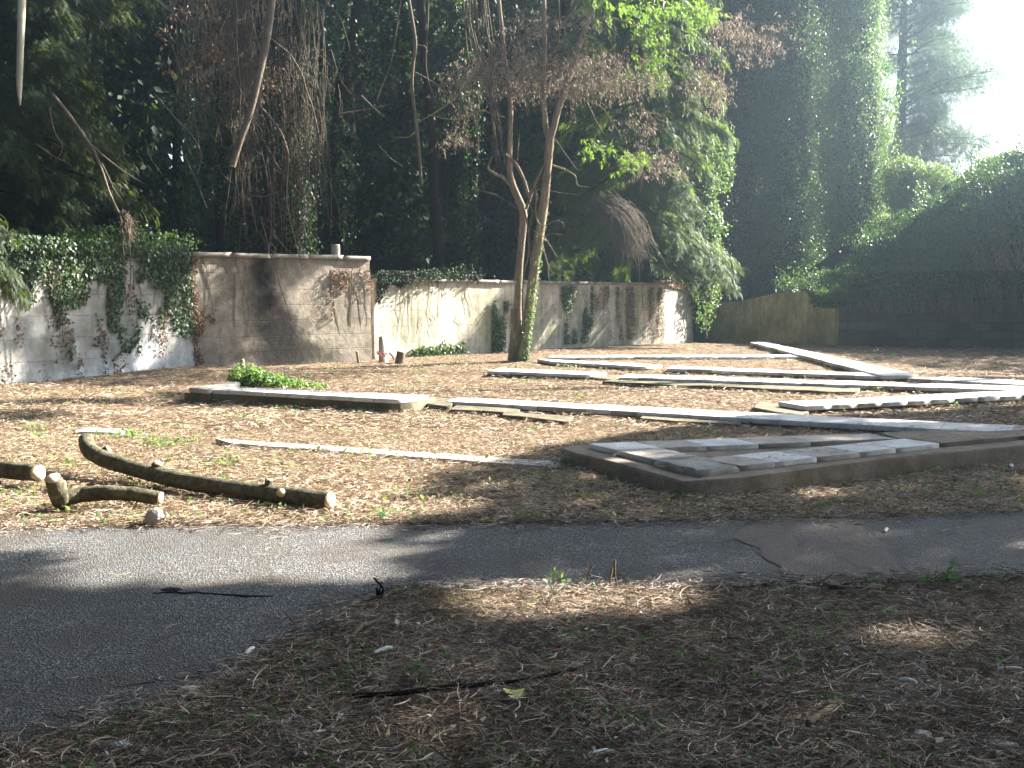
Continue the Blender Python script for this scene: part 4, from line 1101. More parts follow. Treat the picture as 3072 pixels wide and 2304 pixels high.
# pine with open sky behind it
def foliage_tree(name, label, x, y, h, blobs, n, size, mat, tm, tr=.25, seed=0, group=None, shell=.6, thr=.42, freq=.8, tip=(0, 0, -.6), bmat='bark_dark', limbs=True, lean=0, hole=None, jt=.7):
    root = thing(name, label, 'tree', (x, y, 0), group)
    tb = MB(); path, rad = tube(tb, [[x, y, -.3], [x + lean * .4, y, h * .4], [x + lean, y, h]], [tr * 1.2, tr * .8, tr * .25], 9, 26, .4, .08)
    tot = sum(b[1][0] * b[1][2] for b in blobs); mb = MB()
    for k, (c, rd) in enumerate(blobs):
        m_ = int(n * rd[0] * rd[2] / tot)
        p_, nn = blob(m_, c, rd, shell, freq, thr, seed + k)
        kk = p_[:, 2] > .2; p_ = p_[kk]; nn = nn[kk]
        if hole is not None: kk = ~hole(p_); p_ = p_[kk]; nn = nn[kk]
        t_ = nn * [1, 1, .3] + np.array(tip) if tm != 'leaf' else tip
        leaves(mb, p_, nn * [.5, .5, 1] + [0, 0, .3], size, tm, t_, jt, .5)
        if limbs:
            i = int(np.clip((c[2] - .8 * rd[2] * .3) / h, .05, .95) * 25); s_ = path[i]
            tube(tb, [s_, (s_ + np.array(c)) / 2 + N(0, .15, 3), np.array(c) + N(0, .2, 3)], [max(.03, tr * .3), .02], 6, 9)
    tb.build('trunk', M[bmat], root, smooth=True)
    mb.build('crown', M[mat], root)
    return root
def bough_tree(name, label, x, y, h, zlo, nb, length, mat, tm, size, nspr, tr=.3, droop=.5, rise=.1, az=None, group=None, prof=None, sdroop=-.35, seed=0, bare=.15, jit=.25, lean=0, width=.5, tilt=.5):
    rs = random.Random(seed); root = thing(name, label, 'tree', (x, y, 0), group)
    tb = MB(); path, rad = tube(tb, [[x, y, -.3], [x + lean * .4, y, h * .4], [x + lean, y, h]], [tr * 1.2, tr * .8, tr * .2], 9, 40, .3, .08); tb.build('trunk', M['bark_dark'], root, smooth=True)
    lm = MB(); mb = MB()
    for k in range(nb):
        t = (k + rs.random()) / nb; z = zlo + (h - zlo) * t
        a = rs.uniform(0, 6.283) if az is None or rs.random() < .35 else rs.gauss(az[0], az[1])
        l = (prof(t) if prof else (1 - t * .75)) * length * rs.uniform(.55, 1.12)
        d = np.array([math.cos(a), math.sin(a), 0.0]); s_ = path[int(np.clip(z / h, 0, .99) * 39)]
        tt = np.linspace(0, 1, 9)
        q = s_ + d * (tt * l)[:, None] + np.column_stack([0 * tt, 0 * tt, rise * l * tt - droop * l * tt ** 2.0]) + np.cumsum(N(0, .02 * l, (9, 3)), 0)
        tube(lm, q, [.02 * l + .008, .006], 5, 12, caps=False)
        n_ = int(nspr * l / length); u_ = bare + (1 - bare) * U(0, 1, n_) ** .8; ii_ = np.clip((u_ * 8).astype(int), 0, 7); f_ = u_ * 8 - ii_
        p_ = q[ii_] * (1 - f_)[:, None] + q[ii_ + 1] * f_[:, None]; tg = norm(q[ii_ + 1] - q[ii_])
        sd = np.cross(tg, [0, 0, 1.0]); sgn = np.where(U(0, 1, n_) < .5, -1, 1)[:, None]
        wd = width * (1.05 - u_)[:, None] * l * .35
        off = U(0, 1, (n_, 1)); p_ = p_ + sd * sgn * wd * off + np.column_stack([0 * u_, 0 * u_, -off[:, 0] * wd[:, 0] * .35]) + N(0, .035 * l * jit / .25, (n_, 3))
        tip = tg * .8 + sd * sgn * .7 + [0, 0, sdroop]
        leaves(mb, p_, np.tile([d[0] * tilt, d[1] * tilt - .25, 1.0], (n_, 1)), size, tm, tip, .3, .35)
    lm.build('bough', M['bark_dark'], root); mb.build('crown', M[mat], root)
    return root
Yp = 58
pine = bough_tree('pine_tree', 'hazy green pine with ragged boughs against the white sky', xp(893, Yp), Yp, 26, 1.5, 130, 5.3, 'pine', 'tuft', .34, 560, .4, .30, .38, (-.25, 1.0), prof=lambda t: (.9 - .25 * abs(t - .3)) * (.62 + .5 * abs(math.sin(t * 23))), sdroop=.2, seed=5, bare=.2, width=.5, jit=.75)
bl = []
for (px, py, rx, rz) in [(905, 195, 20, 18), (925, 215, 24, 16), (950, 190, 16, 14), (975, 180, 16, 12), (990, 165, 14, 9), (1010, 160, 16, 10), (885, 230, 18, 16), (960, 210, 18, 14), (905, 175, 22, 18), (930, 180, 22, 16), (900, 235, 20, 18), (915, 205, 24, 18), (945, 225, 20, 14)]:
    c = P(px, py, 44 + N(0, .7)); s_ = 44 / FPX; bl.append((c, (rx * s_, rx * s_, rz * s_)))
foliage_tree('bush', 'sunlit pale green bushes between the ivy column and the creeper bank', xp(935, 44), 44, 5, bl, 46000, .11, 'bush', 'leaf', .12, 70, thr=.3)

# conifer behind the forked tree
bough_tree('fir_tree', 'drooping fir with layered green fronds behind the forked tree', xp(640, 34.8), 34.8, 17, 3.3, 150, 3.3, 'fir', 'spray', .33, 230, .3, .55, .12, (-1.2, 1.1), prof=lambda t: 1 - .45 * t, seed=8, width=.8)
bough_tree('fir_tree', 'darker fir partly hidden behind the drooping one', xp(560, 39), 39, 17, 1.5, 80, 3.4, 'fir', 'spray', .40, 130, .3, .5, .12, (-1.4, 1.2), prof=lambda t: 1 - .45 * t, seed=9, width=.8)
# brown dead spray inside the fir
fir = [o for o in L.objects if o.name == 'fir_tree'][0]
mb = MB()
for k in range(420):
    a = P(600 + N(0, 9), 200 + N(0, 6), 31.6); b = P(636 + N(0, 12), 252 + N(0, 10), 30.9 + N(0, .3)); m_ = (a + b) / 2 + [.25, 0, .15] + N(0, .12, 3)
    t0 = U(0, .5); tube(mb, [lerp(a, m_, t0), m_, lerp(m_, b, U(.5, 1.1)) + N(0, .05, 3)], [.007, .004], 3, 6, caps=False)
tag(mb.build('dead_twigs', M['vine'], fir), kind='stuff')

# cedar at the left
bough_tree('cedar_tree', 'dark green cedar with sunlit drooping fronds over the left wall', -12.0, 22.3, 13, 1.6, 170, 4.0, 'yew', 'spray', .20, 520, .3, .42, .12, (-.3, .7), prof=lambda t: .98 - .35 * abs(t - .5) - (.25 if t < .3 else 0), seed=12, width=.8)
bough_tree('cedar_tree', 'low dark cedar boughs hanging over the left edge of the limewashed wall', -10.7, 17.0, 7.5, 2.7, 80, 2.7, 'yew', 'spray', .18, 420, .2, .75, .15, (-.6, .8), seed=13, width=.8)
cedar = [o for o in L.objects if o.name == 'cedar_tree'][0]
mb = MB(); tube(mb, [P(24, -40, 18.5), P(22, 0, 18.5), P(20, 60, 18.5), P(19, 98, 18.5), P(20, 105, 18.5)], [.07, .068, .058, .05, .012], 10, 16, 0, .06); mb.build('broken_limb', M['pale'], cedar, smooth=True)
def pl_path(pts, Y, sc_=6.48): return [P(a / sc_, b / sc_, Y) for a, b in pts]
mb = MB()
tube(mb, pl_path([(340, 610), (420, 710), (530, 860), (610, 980), (660, 1100), (700, 1230), (760, 1370), (800, 1420)], 19.3), [.035, .045, .04, .035, .03, .028, .03, .03], 7, 30, 0, .1)
for k in range(70):
    s_ = P((790 + N(0, 12)) / 6.48, (1400 + N(0, 25)) / 6.48, 19.3); e_ = P((860 + N(0, 30)) / 6.48, (1530 + N(0, 55)) / 6.48, 19.2 + N(0, .15))
    tube(mb, [s_, (s_ + e_) / 2 + N(0, .05, 3), e_], [.008, .003], 4, 6, caps=False)
for pth in ([(600, 950), (720, 1050), (800, 1110), (930, 1190)], [(660, 1060), (700, 1140), (740, 1230), (800, 1310)], [(780, 1400), (795, 1520), (800, 1659), (815, 1850), (820, 2000)], [(820, 1420), (840, 1560), (850, 1800), (848, 1900)], [(320, 700), (350, 860), (420, 960), (360, 1040)], [(230, 930), (340, 1010), (480, 1080)]):
    tube(mb, pl_path(pth, 19.1), [.016, .007], 5, 14)
mb.build('dead_branch', M['vine'], cedar, smooth=True)

# tree with hanging stems
Yv = 21.8
vt = thing('dead_vine_tree', 'dark tree hung with a curtain of bare brown vines and a sawn limb', 'tree', (xp(300, 26.5), 26.5, 0))
mb = MB(); tube(mb, [[xp(300, 26.5), 26.5, -.3], [xp(296, 26.5), 26.5, 5], [xp(290, 25), 25.5, 10], [xp(280, 24), 24, 13]], [.34, .28, .22, .15], 10, 26, .3, .1); mb.build('trunk', M['bark_dark'], vt, smooth=True)
n_ = 9000; z = U(.5, 12, n_); a = U(0, 6.28, n_); rr = .33 + np.abs(N(.08, .14, n_)); xc = np.interp(z, [0, 5, 10, 13], [xp(300, 26.5), xp(296, 26.5), xp(290, 25), xp(280, 24)]); yc = np.interp(z, [0, 5, 10, 13], [26.5, 26.5, 25.5, 24])
mb = MB(); leaves(mb, np.column_stack([xc + np.cos(a) * rr, yc + np.sin(a) * rr, z]), np.column_stack([np.cos(a), np.sin(a), 0 * a]), .10, 'leaf', (0, 0, -1), .6, .5); mb.build('ivy_leaves', M['dark'], vt)
mb = MB(); pth, rad = tube(mb, [[xp(285, 24), 24, 12]] + pl_path([(1790, -400), (1760, 0), (1730, 250), (1680, 480), (1620, 740), (1540, 950), (1508, 1075)], Yv - .9), [.12, .095, .085, .08, .075, .07, .062], 12, 44, 0, .08)
mb.build('sawn_limb', M['vine'], vt, smooth=True)
mb = MB(); d = pth[-1] - pth[-3]; disc(mb, pth[-1] + norm(d) * .012, d, .06); mb.build('cut_face', M['cut'], vt)
BR = [([(1740, 240), (1860, 340), (1960, 470), (2010, 650), (2050, 820), (2085, 950), (2060, 1030), (2090, 1140)], .022),
      ([(1640, 640), (1740, 730), (1820, 850), (1870, 990), (1860, 1200), (1870, 1400), (1940, 1659), (1960, 1720)], .025),
      ([(1530, 1070), (1600, 1140), (1620, 1290), (1670, 1520)], .018), ([(1525, 0), (1540, 300), (1555, 600), (1560, 900), (1520, 1100), (1515, 1390)], .018),
      ([(1640, 0), (1650, 180), (1700, 370), (1740, 520), (1790, 570)], .018), ([(1480, 300), (1500, 480), (1600, 680), (1700, 900), (1800, 1090), (1960, 1260), (2060, 1420)], .014),
      ([(1020, 0), (1160, 130), (1250, 190), (1390, 230)], .02), ([(1165, 140), (1200, 270), (1250, 400), (1280, 520), (1340, 680)], .013), ([(1490, 50), (1420, 240), (1380, 330), (1380, 500), (1340, 600)], .01),
      ([(1000, 610), (1150, 780), (1260, 890), (1320, 990), (1280, 1130)], .022), ([(1210, 1020), (1260, 1140), (1340, 1350)], .01), ([(930, 900), (980, 1040), (1060, 1140)], .01),
      ([(1690, 1400), (1740, 1620), (1800, 1800), (1890, 2085)], .012), ([(2100, 0), (2200, 120), (2260, 330)], .01), ([(1620, 1270), (1720, 1275), (1810, 1240), (1850, 1180)], .015)]
for q, r in BR:
    mb = MB(); tube(mb, pl_path(q, Yv - .25 + N(0, .12)), [r, r * .8, r * .45], 6, 30, .1, .1); mb.build('branch', M['vine'], vt, smooth=True)
mb = MB()
for k in range(260):
    u_ = random.random()
    x0 = 1500 + N(0, 35) if u_ < .12 else (1600 + N(0, 70) if u_ < .35 else (1900 + N(0, 110) if u_ < .85 else 1250 + N(0, 90)))
    y1 = U(350, 1700) if u_ < .85 else U(500, 1100)
    if u_ > .35 and u_ < .85: y0 = U(-250, 900)
    else: y0 = -200
    m_ = 9; drift = np.cumsum(N(0, 15, m_)) + np.linspace(0, N(20, 60), m_) * (1 if u_ > .35 else .2)
    ys = np.linspace(y0, max(y1, y0 + 200), m_)
    q = [P((x0 + dd) / 6.48, yy / 6.48, Yv + .2 + U(-.6, .8)) for dd, yy in zip(drift, ys)]
    q = np.array(q); q[:, 1] = q[:, 1].mean() + np.cumsum(N(0, .03, m_))
    r0 = U(.005, .011)
    tube(mb, q, [r0, r0 * .5], 4, 16, caps=False)
    if random.random() < .35:
        for _ in range(4):
            i = random.randrange(3, m_); s_ = q[i]; tube(mb, [s_, s_ + [N(0, .15), 0, -.15], s_ + [N(0, .3), 0, -.4]], [.005, .003], 3, 6, caps=False)
tag(mb.build('vines', M['vine'], vt), kind='stuff')
mb = MB()
p_, nn = blob(2600, P(225, 45, 23.6), (1.6, .8, 1.4), .8, 1.2, .5, 4); leaves(mb, p_, nn, .12, 'leaf', (0, 0, -1), .6, .6); mb.build('withered_leaves', M['brownleaf'], vt)

# slim hanging branch mid left
hb = thing('hanging_branch_tree', 'dark ivy trunk behind the wall step with one long bare hanging branch', 'tree', (xp(440, 31), 31, 0))
mb = MB(); tube(mb, [[xp(440, 31), 31, -.3], [xp(436, 31), 31, 6], [xp(420, 29), 28, 12]], [.17, .14, .10], 9, 24, .3, .1); mb.build('trunk', M['bark_dark'], hb, smooth=True)
def c2(pts): return [((1024 * 2.16 + a), b) for a, b in pts]
mb = MB(); tube(mb, pl_path(c2([(420, -300), (435, 0), (470, 200), (485, 290), (465, 400), (455, 560), (480, 760), (500, 950), (520, 1190)]), 23.5), [.05, .045, .048, .045, .04, .04, .04, .04, .035], 8, 40, 0, .1)
mb.build('hanging_branch', M['vine'], hb, smooth=True)
mb = MB()
for q in ([(385, 0), (350, 250), (320, 430), (250, 580), (230, 650)], [(565, 0), (560, 200), (545, 330), (550, 490), (600, 640), (655, 740)], [(490, 290), (545, 300), (560, 340)], [(455, 345), (400, 370), (290, 350)], [(480, 470), (560, 510), (650, 570)], [(130, 620), (200, 690), (280, 760)],
          [(0, 735), (200, 705), (330, 670)], [(0, 965), (60, 1060), (130, 1190)], [(240, 940), (320, 1030), (400, 1080)], [(880, 1230), (1000, 1260), (1100, 1320), (1150, 1360)]):
    mb = MB(); tube(mb, pl_path(c2(q), 23.7 + U(-.3, 1.5)), [.018, .008], 5, 14); mb.build('twig', M['vine'], hb)

# the forked tree in the clearing
Yt = 24.9
ft = thing('forked_tree', 'slender forked tree with reddish bark standing alone in the clearing', 'tree', HD(1112, 782))
def c4(pts, Y=Yt): return [P((1400 + a / 2.074) / 3, (300 + b / 2.074) / 3, Y) for a, b in pts]
def cc2(pts, Y=Yt): return [P((1024 + a / 2.16) / 3, b / 2.16 / 3, Y) for a, b in pts]
mb = MB()
s1 = c4([(292, 1640), (305, 1540), (318, 1400), (318, 1250), (322, 1120), (330, 1000), (345, 850), (356, 690), (315, 600), (280, 520), (264, 440), (268, 340)]) + cc2([(1092, 900), (1100, 700), (1080, 540), (1060, 400), (1040, 200), (1020, 0), (1005, -300)])
tube(mb, s1, [.15, .115, .10, .095, .10, .095, .095, .10, .09, .085, .075, .07, .065, .06, .055, .055, .05, .05, .04], 12, 80, 0, .07); mb.build('trunk', M['bark'], ft, smooth=True)
mb = MB()
s2 = c4([(345, 1640), (350, 1560), (372, 1400), (395, 1250), (412, 1120), (435, 950), (462, 780), (485, 620), (500, 450), (512, 320), (520, 240)], Yt - .1)
tube(mb, s2, [.17, .135, .125, .12, .12, .12, .115, .11, .105, .10, .10], 12, 60, 0, .07)
tube(mb, [s2[-1]] + cc2([(1325, 850), (1312, 700), (1305, 560), (1318, 300), (1312, 0), (1320, -300)], Yt), [.09, .08, .07, .065, .06, .055, .05], 10, 40, 0, .07)
tube(mb, [s2[-1]] + cc2([(1372, 850), (1400, 720), (1450, 580), (1520, 350), (1600, 130), (1645, 0), (1720, -300)], Yt - .1), [.085, .08, .085, .075, .07, .065, .06, .05], 10, 40, 0, .07)
mb.build('trunk', M['bark'], ft, smooth=True)
mb = MB(); q = c4([(278, 1620), (290, 1500), (292, 1400), (284, 1300)], Yt - .05); tube(mb, q, [.10, .085, .07, .055], 10, 20, 0, .1); mb.build('sawn_stem', M['bark'], ft, smooth=True)
def branch(q, r, mat='bark', nm='branch', sides=6, n_=24):
    mb = MB(); tube(mb, q, r, sides, n_, .05, .12); mb.build(nm, M[mat], ft, smooth=True)
branch(c4([(300, 560), (230, 480), (170, 460), (120, 425), (140, 390), (160, 345)]), [.05, .045, .03, .02, .012])
branch(c4([(395, 620), (360, 500), (310, 400), (240, 335)], Yt - .15), [.04, .04, .04, .035])
branch(c4([(370, 680), (420, 540), (460, 450), (505, 360)], Yt - .15), [.04, .035, .03, .025])
branch(c4([(415, 540), (438, 600), (424, 680), (440, 760), (478, 795)], Yt - .3), [.045, .035, .02, .02, .018], 'bark_grey')
branch(c4([(350, 650), (385, 800), (390, 950), (360, 1050), (345, 1200), (350, 1400)], Yt - .25), [.02, .022, .022, .02, .018], 'vine')
branch(c4([(380, 600), (410, 700), (385, 860), (395, 1000)], Yt - .25), [.015, .014, .012], 'vine')
branch(c4([(325, 210), (320, 300), (316, 380)], Yt - .1), [.012, .02, .02], 'vine')
branch(c4([(515, 400), (600, 425), (680, 470), (685, 535), (760, 540)]), [.03, .022, .014, .01], 'lichen')
branch(c4([(540, 230), (620, 340), (690, 440), (740, 430)]), [.015, .01, .007], 'bark_grey')
branch(c4([(490, 850), (475, 900), (500, 1010), (510, 1120)], Yt - .3), [.014, .01, .008], 'twig')
branch(c4([(490, 850), (530, 920), (560, 975)], Yt - .3), [.012, .007], 'twig'); branch(c4([(485, 980), (520, 1060), (545, 1085)], Yt - .3), [.01, .006], 'twig')
branch(c4([(430, 820), (470, 850), (540, 830), (600, 840)], Yt - .3), [.01, .008], 'twig'); branch(c4([(475, 790), (560, 745), (600, 760), (612, 800)], Yt - .3), [.012, .008], 'twig')
branch(c4([(430, 560), (500, 560), (600, 580), (690, 590)], Yt), [.01, .006], 'twig')
branch(cc2([(1090, 700), (960, 620), (870, 480), (740, 640), (620, 720), (500, 790)], Yt - .3)[1:], [.018, .022, .02, .012], 'lichen')
branch(cc2([(1090, 560), (1000, 540), (1090, 520), (1180, 490), (1260, 495)], Yt - .2)[1:], [.015, .022, .02], 'lichen')
branch(cc2([(1060, 760), (900, 710), (780, 775), (660, 770), (550, 740)], Yt - .2), [.02, .015, .01], 'lichen')
branch(cc2([(900, 430), (960, 410), (1040, 400)], Yt - .2), [.015, .018], 'lichen')
branch(cc2([(480, 850), (440, 890), (340, 890)], Yt - .2), [.014, .008], 'lichen')
branch(cc2([(1590, 150), (1700, 110), (1820, 130), (1950, 200), (2100, 320), (2200, 390)]), [.04, .03, .02, .012], 'lichen')
branch(cc2([(1600, 130), (1560, 170), (1590, 300)], Yt - .2), [.02, .02, .012], 'lichen')
branch(cc2([(1450, 580), (1600, 650), (1700, 700), (1810, 880)], Yt), [.02, .015, .01], 'lichen')
branch(cc2([(1580, 640), (1640, 760), (1700, 870)], Yt), [.014, .008], 'lichen')
branch(cc2([(1520, 340), (1700, 440), (1880, 540), (2020, 570)], Yt), [.025, .02, .01], 'lichen')
branch(cc2([(1320, 420), (1450, 400), (1600, 330), (1780, 320)], Yt - .3), [.025, .02, .01], 'lichen')
branch(cc2([(1400, 200), (1500, 80), (1540, 0), (1580, -100)], Yt), [.03, .025, .02], 'bark')
branch(cc2([(1400, 330), (1415, 200), (1410, 0)], Yt), [.025, .022, .02], 'bark_grey')
branch(cc2([(1420, 320), (1480, 230), (1560, 195)], Yt - .1), [.012, .008], 'bark_grey')
# loose vines falling on the left of the fork
mb = MB()
for k in range(16):
    x0 = U(780, 960); q = [(x0, -60), (x0 + N(5, 15), 120), (x0 + 40 + N(0, 15), 350), (940 + N(0, 25), 560), (985 + N(0, 18), 690), (1020 + N(0, 25), U(800, 1080))]
    tube(mb, cc2(q, Yt - .3 + N(0, .15)), [.014, .012, .008], 5, 26, caps=False)
mb.build('hanging_vines', M['vine'], ft)
# twigs with dead leaves
def leafy_twigs(reg, n, mat, size, tm='long', nt_=7, tip=(0, 0, -1), Y=Yt, fan=.6, jt=.45):
    tw = MB(); lf = MB()
    for (px, py, rx, ry, w_) in reg:
        for k in range(int(n * w_)):
            s_ = P(px + N(0, .45) * rx, py + N(0, .45) * ry, Y + N(0, .5)); d = norm(np.array([N(.2, 1), N(0, .5), N(-.1, fan)])); l_ = U(.25, .6)
            q = np.array([s_, s_ + d * l_ * .5 + N(0, .03, 3), s_ + d * l_ + [0, 0, -.08]])
            tube(tw, q, [.006, .003], 3, 5, caps=False)
            pp = np.array([lerp(q[0], q[2], t) for t in U(0.1, 1, nt_)]) + N(0, .03, (nt_, 3))
            leaves(lf, pp, N(0, 1, (nt_, 3)), size, tm, tip, jt, .6)
    return tw, lf
tw, lf = leafy_twigs([(565, 66, 85, 20, 1.1), (620, 82, 60, 12, .5), (505, 82, 45, 16, .4), (475, 68, 30, 16, .2), (560, 88, 70, 10, .4), (454, 86, 16, 9, .1), (455, 140, 12, 7, .1), (466, 110, 12, 12, .1), (515, 45, 40, 25, .25), (752, 38, 34, 22, .45), (725, 22, 26, 14, .2), (706, 82, 22, 28, .4), (640, 120, 20, 18, .15), (655, 160, 30, 16, .3), (560, 20, 60, 20, .25)], 260, 'deadleaf', .10)
tag(tw.build('twigs', M['twig'], ft), kind='stuff'); lf.build('dead_leaves', M['deadleaf'], ft)
tw, lf = leafy_twigs([(650, 30, 24, 36, .7), (698, 14, 24, 18, .8), (668, 8, 30, 12, .5), (598, 145, 14, 6, .2), (632, 158, 18, 7, .35), (606, 6, 30, 8, .3), (655, 70, 16, 14, .2)], 75, 'bright', .12, 'pinn', 8, (0.2, -.1, -.8), Yt - .2)
tag(tw.build('green_twigs', M['lichen'], ft), kind='stuff'); lf.build('green_leaves', M['bright'], ft)
# ivy round the foot
mb = MB()
for pth_, n_, zt in ((np.array(s1[:5]), 260, 0), (np.array(s2[:8]), 900, 0)):
    t = U(0, len(pth_) - 1.001, n_) * U(.15, 1, n_); i = t.astype(int); c_ = pth_[i] + (pth_[i + 1] - pth_[i]) * (t - i)[:, None]
    a = N(-.5, .9, n_); r_ = .15
    leaves(mb, c_ + np.column_stack([np.cos(a) * r_, np.sin(a) * r_ - .05, N(0, .05, n_)]), np.column_stack([np.cos(a), np.sin(a), 0 * a]), .06, 'leaf', (0, 0, -1), .5, .4)
mb.build('ivy_leaves', M['ivy_sunlit'], ft)

# ---------------------------------------------------------------- the wood behind the walls
G0 = P(175, 152, 24); G1 = P(175, 152, 120)
def sky_gap(p):
    d = (G1 - G0) / np.linalg.norm(G1 - G0); w_ = p - G0; t = w_ @ d; q = w_ - t[:, None] * d
    rr = np.linalg.norm(q * [1, 1, .62], axis=1); lim = (.013 * (24 + t))
    return (rr < lim * (.55 + .9 * fbm(p, 1.5, 2, 3))) & (U(0, 1, len(p)) < .9)
GR = 'dark ivy hung trees of the wood behind the walls'
def wood_proto(seed, h=16, lo=2.0):
    bl = []
    r = random.Random(seed)
    for k in range(9):
        z = lo + (h - lo) * (k + .5) / 9; w_ = 2.3 * (1 - .3 * abs(k - 4) / 4)
        bl.append((np.array([r.uniform(-.8, .8), r.uniform(-.7, .7), z]), (w_, w_ * .9, 1.5)))
    return bl
wood = [(-14.5, 26), (-11, 28.5), (-17, 31), (-7.5, 31.5), (-13, 35), (-3.5, 33.5), (-9, 38), (-1.0, 37.5), (-5, 42), (3.0, 41), (6.5, 43.5), (-17, 41), (0, 46), (-12, 47), (8.5, 48), (4, 50), (-8, 52), (11.0, 58), (16.5, 60), (12.5, 57), (-21, 35), (17.0, 55)]
ROW = {}
def wood_label(x, y):
    px = 512 + x / y * FPX
    for lim, nm in ((60, 'cedar at the left edge'), (190, 'limewashed wall'), (300, 'left half of the sooty wall'), (372, 'right half of the sooty wall'), (440, 'ivy topped start of the lower wall'), (505, 'lower wall left of the forked tree'), (560, 'forked tree'), (640, 'left side of the drooping fir'), (700, 'right side of the drooping fir'), (760, 'short glinting ivy trunk'), (9999, 'tall ivy column')):
        if px < lim: break
    k = ROW.get(nm, 0); ROW[nm] = k + 1
    return 'dark wood tree, %s behind the %s' % (['nearest', 'second', 'third', 'fourth', 'fifth'][k], nm)
wood.sort(key=lambda q: q[1])
for k, (x, y) in enumerate(wood):
    bl = [(c + [x, y, 0], rd) for c, rd in wood_proto(k, 17 + (k % 3), 1.2 if y > 30 else 3.0)]
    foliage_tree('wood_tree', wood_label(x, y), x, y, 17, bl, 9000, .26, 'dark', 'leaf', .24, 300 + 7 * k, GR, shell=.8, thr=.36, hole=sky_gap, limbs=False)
# trunks seen in the gloom
for k, (px, Y, r_) in enumerate([(222, 30, .16), (345, 31, .2), (470, 33, .17), (192, 29, .12)]):
    x = xp(px, Y); root = thing('bare_trunk', ['dim thin trunk in the gloom left of the sawn limb', 'dim trunk in the gloom behind the right end of the sooty wall', 'dim trunk leaning in the gloom just left of the forked tree', 'dim thin trunk in the gloom beside the small sky gap'][k], 'tree', (x, Y, 0), 'dim trunks in the gloom behind the walls')
    mb = MB(); tube(mb, [[x, Y, -.3], [x + N(0, .3), Y, 6], [x + N(0, .6), Y, 14]], [r_ * 1.2, r_, r_ * .6], 8, 20, .3, .1); mb.build('trunk', M['bark_dark'], root, smooth=True)
    n_ = 4500; z = U(.5, 13, n_); a = U(0, 6.28, n_); rr = r_ + np.abs(N(.12, .12, n_)); kk = fbm(np.column_stack([np.cos(a), np.sin(a), z * .6]), 1.5, 2, k) > .38
    mb = MB(); leaves(mb, np.column_stack([x + np.cos(a) * rr, Y + np.sin(a) * rr, z])[kk], np.column_stack([np.cos(a), np.sin(a), 0 * a])[kk], .10, 'leaf', (0, 0, -1), .5, .5); mb.build('ivy_leaves', M['ivy'], root)
# far wood: one mass
n = 70000; x = U(-60, 24, n); y = 58 + U(0, 8, n) + 3 * np.sin(x * .3); z = U(0, 1, n) * (20 + 4 * fbm2(x, x * 0, .2, 2, 3)); 
lim = np.interp(x, [-60, 17, 24], [30, 24, 6]); kk = z < lim
p_ = np.column_stack([x, y, z])[kk]; p_ = p_[~sky_gap(p_)]
mb = MB(); leaves(mb, p_, np.tile([.3, -1, .3], (len(p_), 1)), .95, 'leaf', (0, 0, -1), .8, .5)
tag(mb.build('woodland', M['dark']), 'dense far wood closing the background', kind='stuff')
# undergrowth behind the walls
n = 15000; t = U(0, 1, n); x = -15 + t * 24; y = np.interp(x, [-15, -9.3, -7, -3.5, 5.4, 9], [14, 19.5, 23.4, 27, 37, 46]) + U(0, 4, n); z = U(0, 1, n) * (1.2 + 1.4 * fbm2(x, y, .8, 3, 2))
mb = MB(); leaves(mb, np.column_stack([x, y, z]), np.tile([.3, -.6, .7], (n, 1)), .13, 'leaf', (0, 0, -.3), 1, .6)
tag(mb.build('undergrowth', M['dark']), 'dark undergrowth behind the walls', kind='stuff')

# ---------------------------------------------------------------- tall trees beside and behind the camera that shade the clearing
cot = 1 / math.tan(SUN_EL)
sx_, sy_ = math.sin(SUN_AZ) * cot, math.cos(SUN_AZ) * cot
S1 = [(15, 16.0), (7.6, 14.6), (3.6, 12.9), (1.6, 11.7), (.45, 10.5), (-.35, 9.3), (-.55, 8.2), (-.75, 6.9), (-.55, 5.7), (-1.2, 5.35), (-2.4, 5.5), (-3.3, 6.1), (-5.2, 6.6), (-8, 7.2), (-8, 1), (15, 1)]
S2 = [(9.2, 34), (8.9, 27), (9.4, 22), (11.4, 20.2), (24, 20), (24, 33)]
def sample_poly(poly, n):
    q = np.array(poly); lo = q.min(0); hi = q.max(0); out = []
    x = U(lo[0], hi[0], n * 3); y = U(lo[1], hi[1], n * 3); k = inside(x, y, q); return x[k][:n], y[k][:n]
def caster(pol, n, h0, h1, size, keep):
    x, y = sample_poly(pol, n); jitter = .16
    x = x + (fbm2(x, y, 1.5, 3, 61) - .5) * .9; y = y + (fbm2(x, y, 1.5, 3, 67) - .5) * .7
    k = keep(x, y); x = x[k]; y = y[k]
    h = U(h0, h1, len(x))
    return np.column_stack([x + sx_ * h, y + sy_ * h, h])
HOLES = [(.15, 5.15, .6, .40), (.62, 5.15, .5, .36), (-.15, 4.95, .3, .22), (.98, 3.8, .24, .15), (1.15, 3.48, .20, .13), (-2.9, 4.5, .26, .16), (3.3, 6.3, .32, .18), (-.6, 7.45, .5, .3), (.9, 8.6, .4, .22), (2.6, 11.0, .6, .3), (4.6, 12.0, .5, .25), (2.5, 8.0, .3, .2)]
def keep1(x, y):
    k = np.ones(len(x), bool)
    for hx, hy, rx, ry in HOLES: k &= ((x - hx) / rx) ** 2 + ((y - hy) / ry) ** 2 > 1
    return k
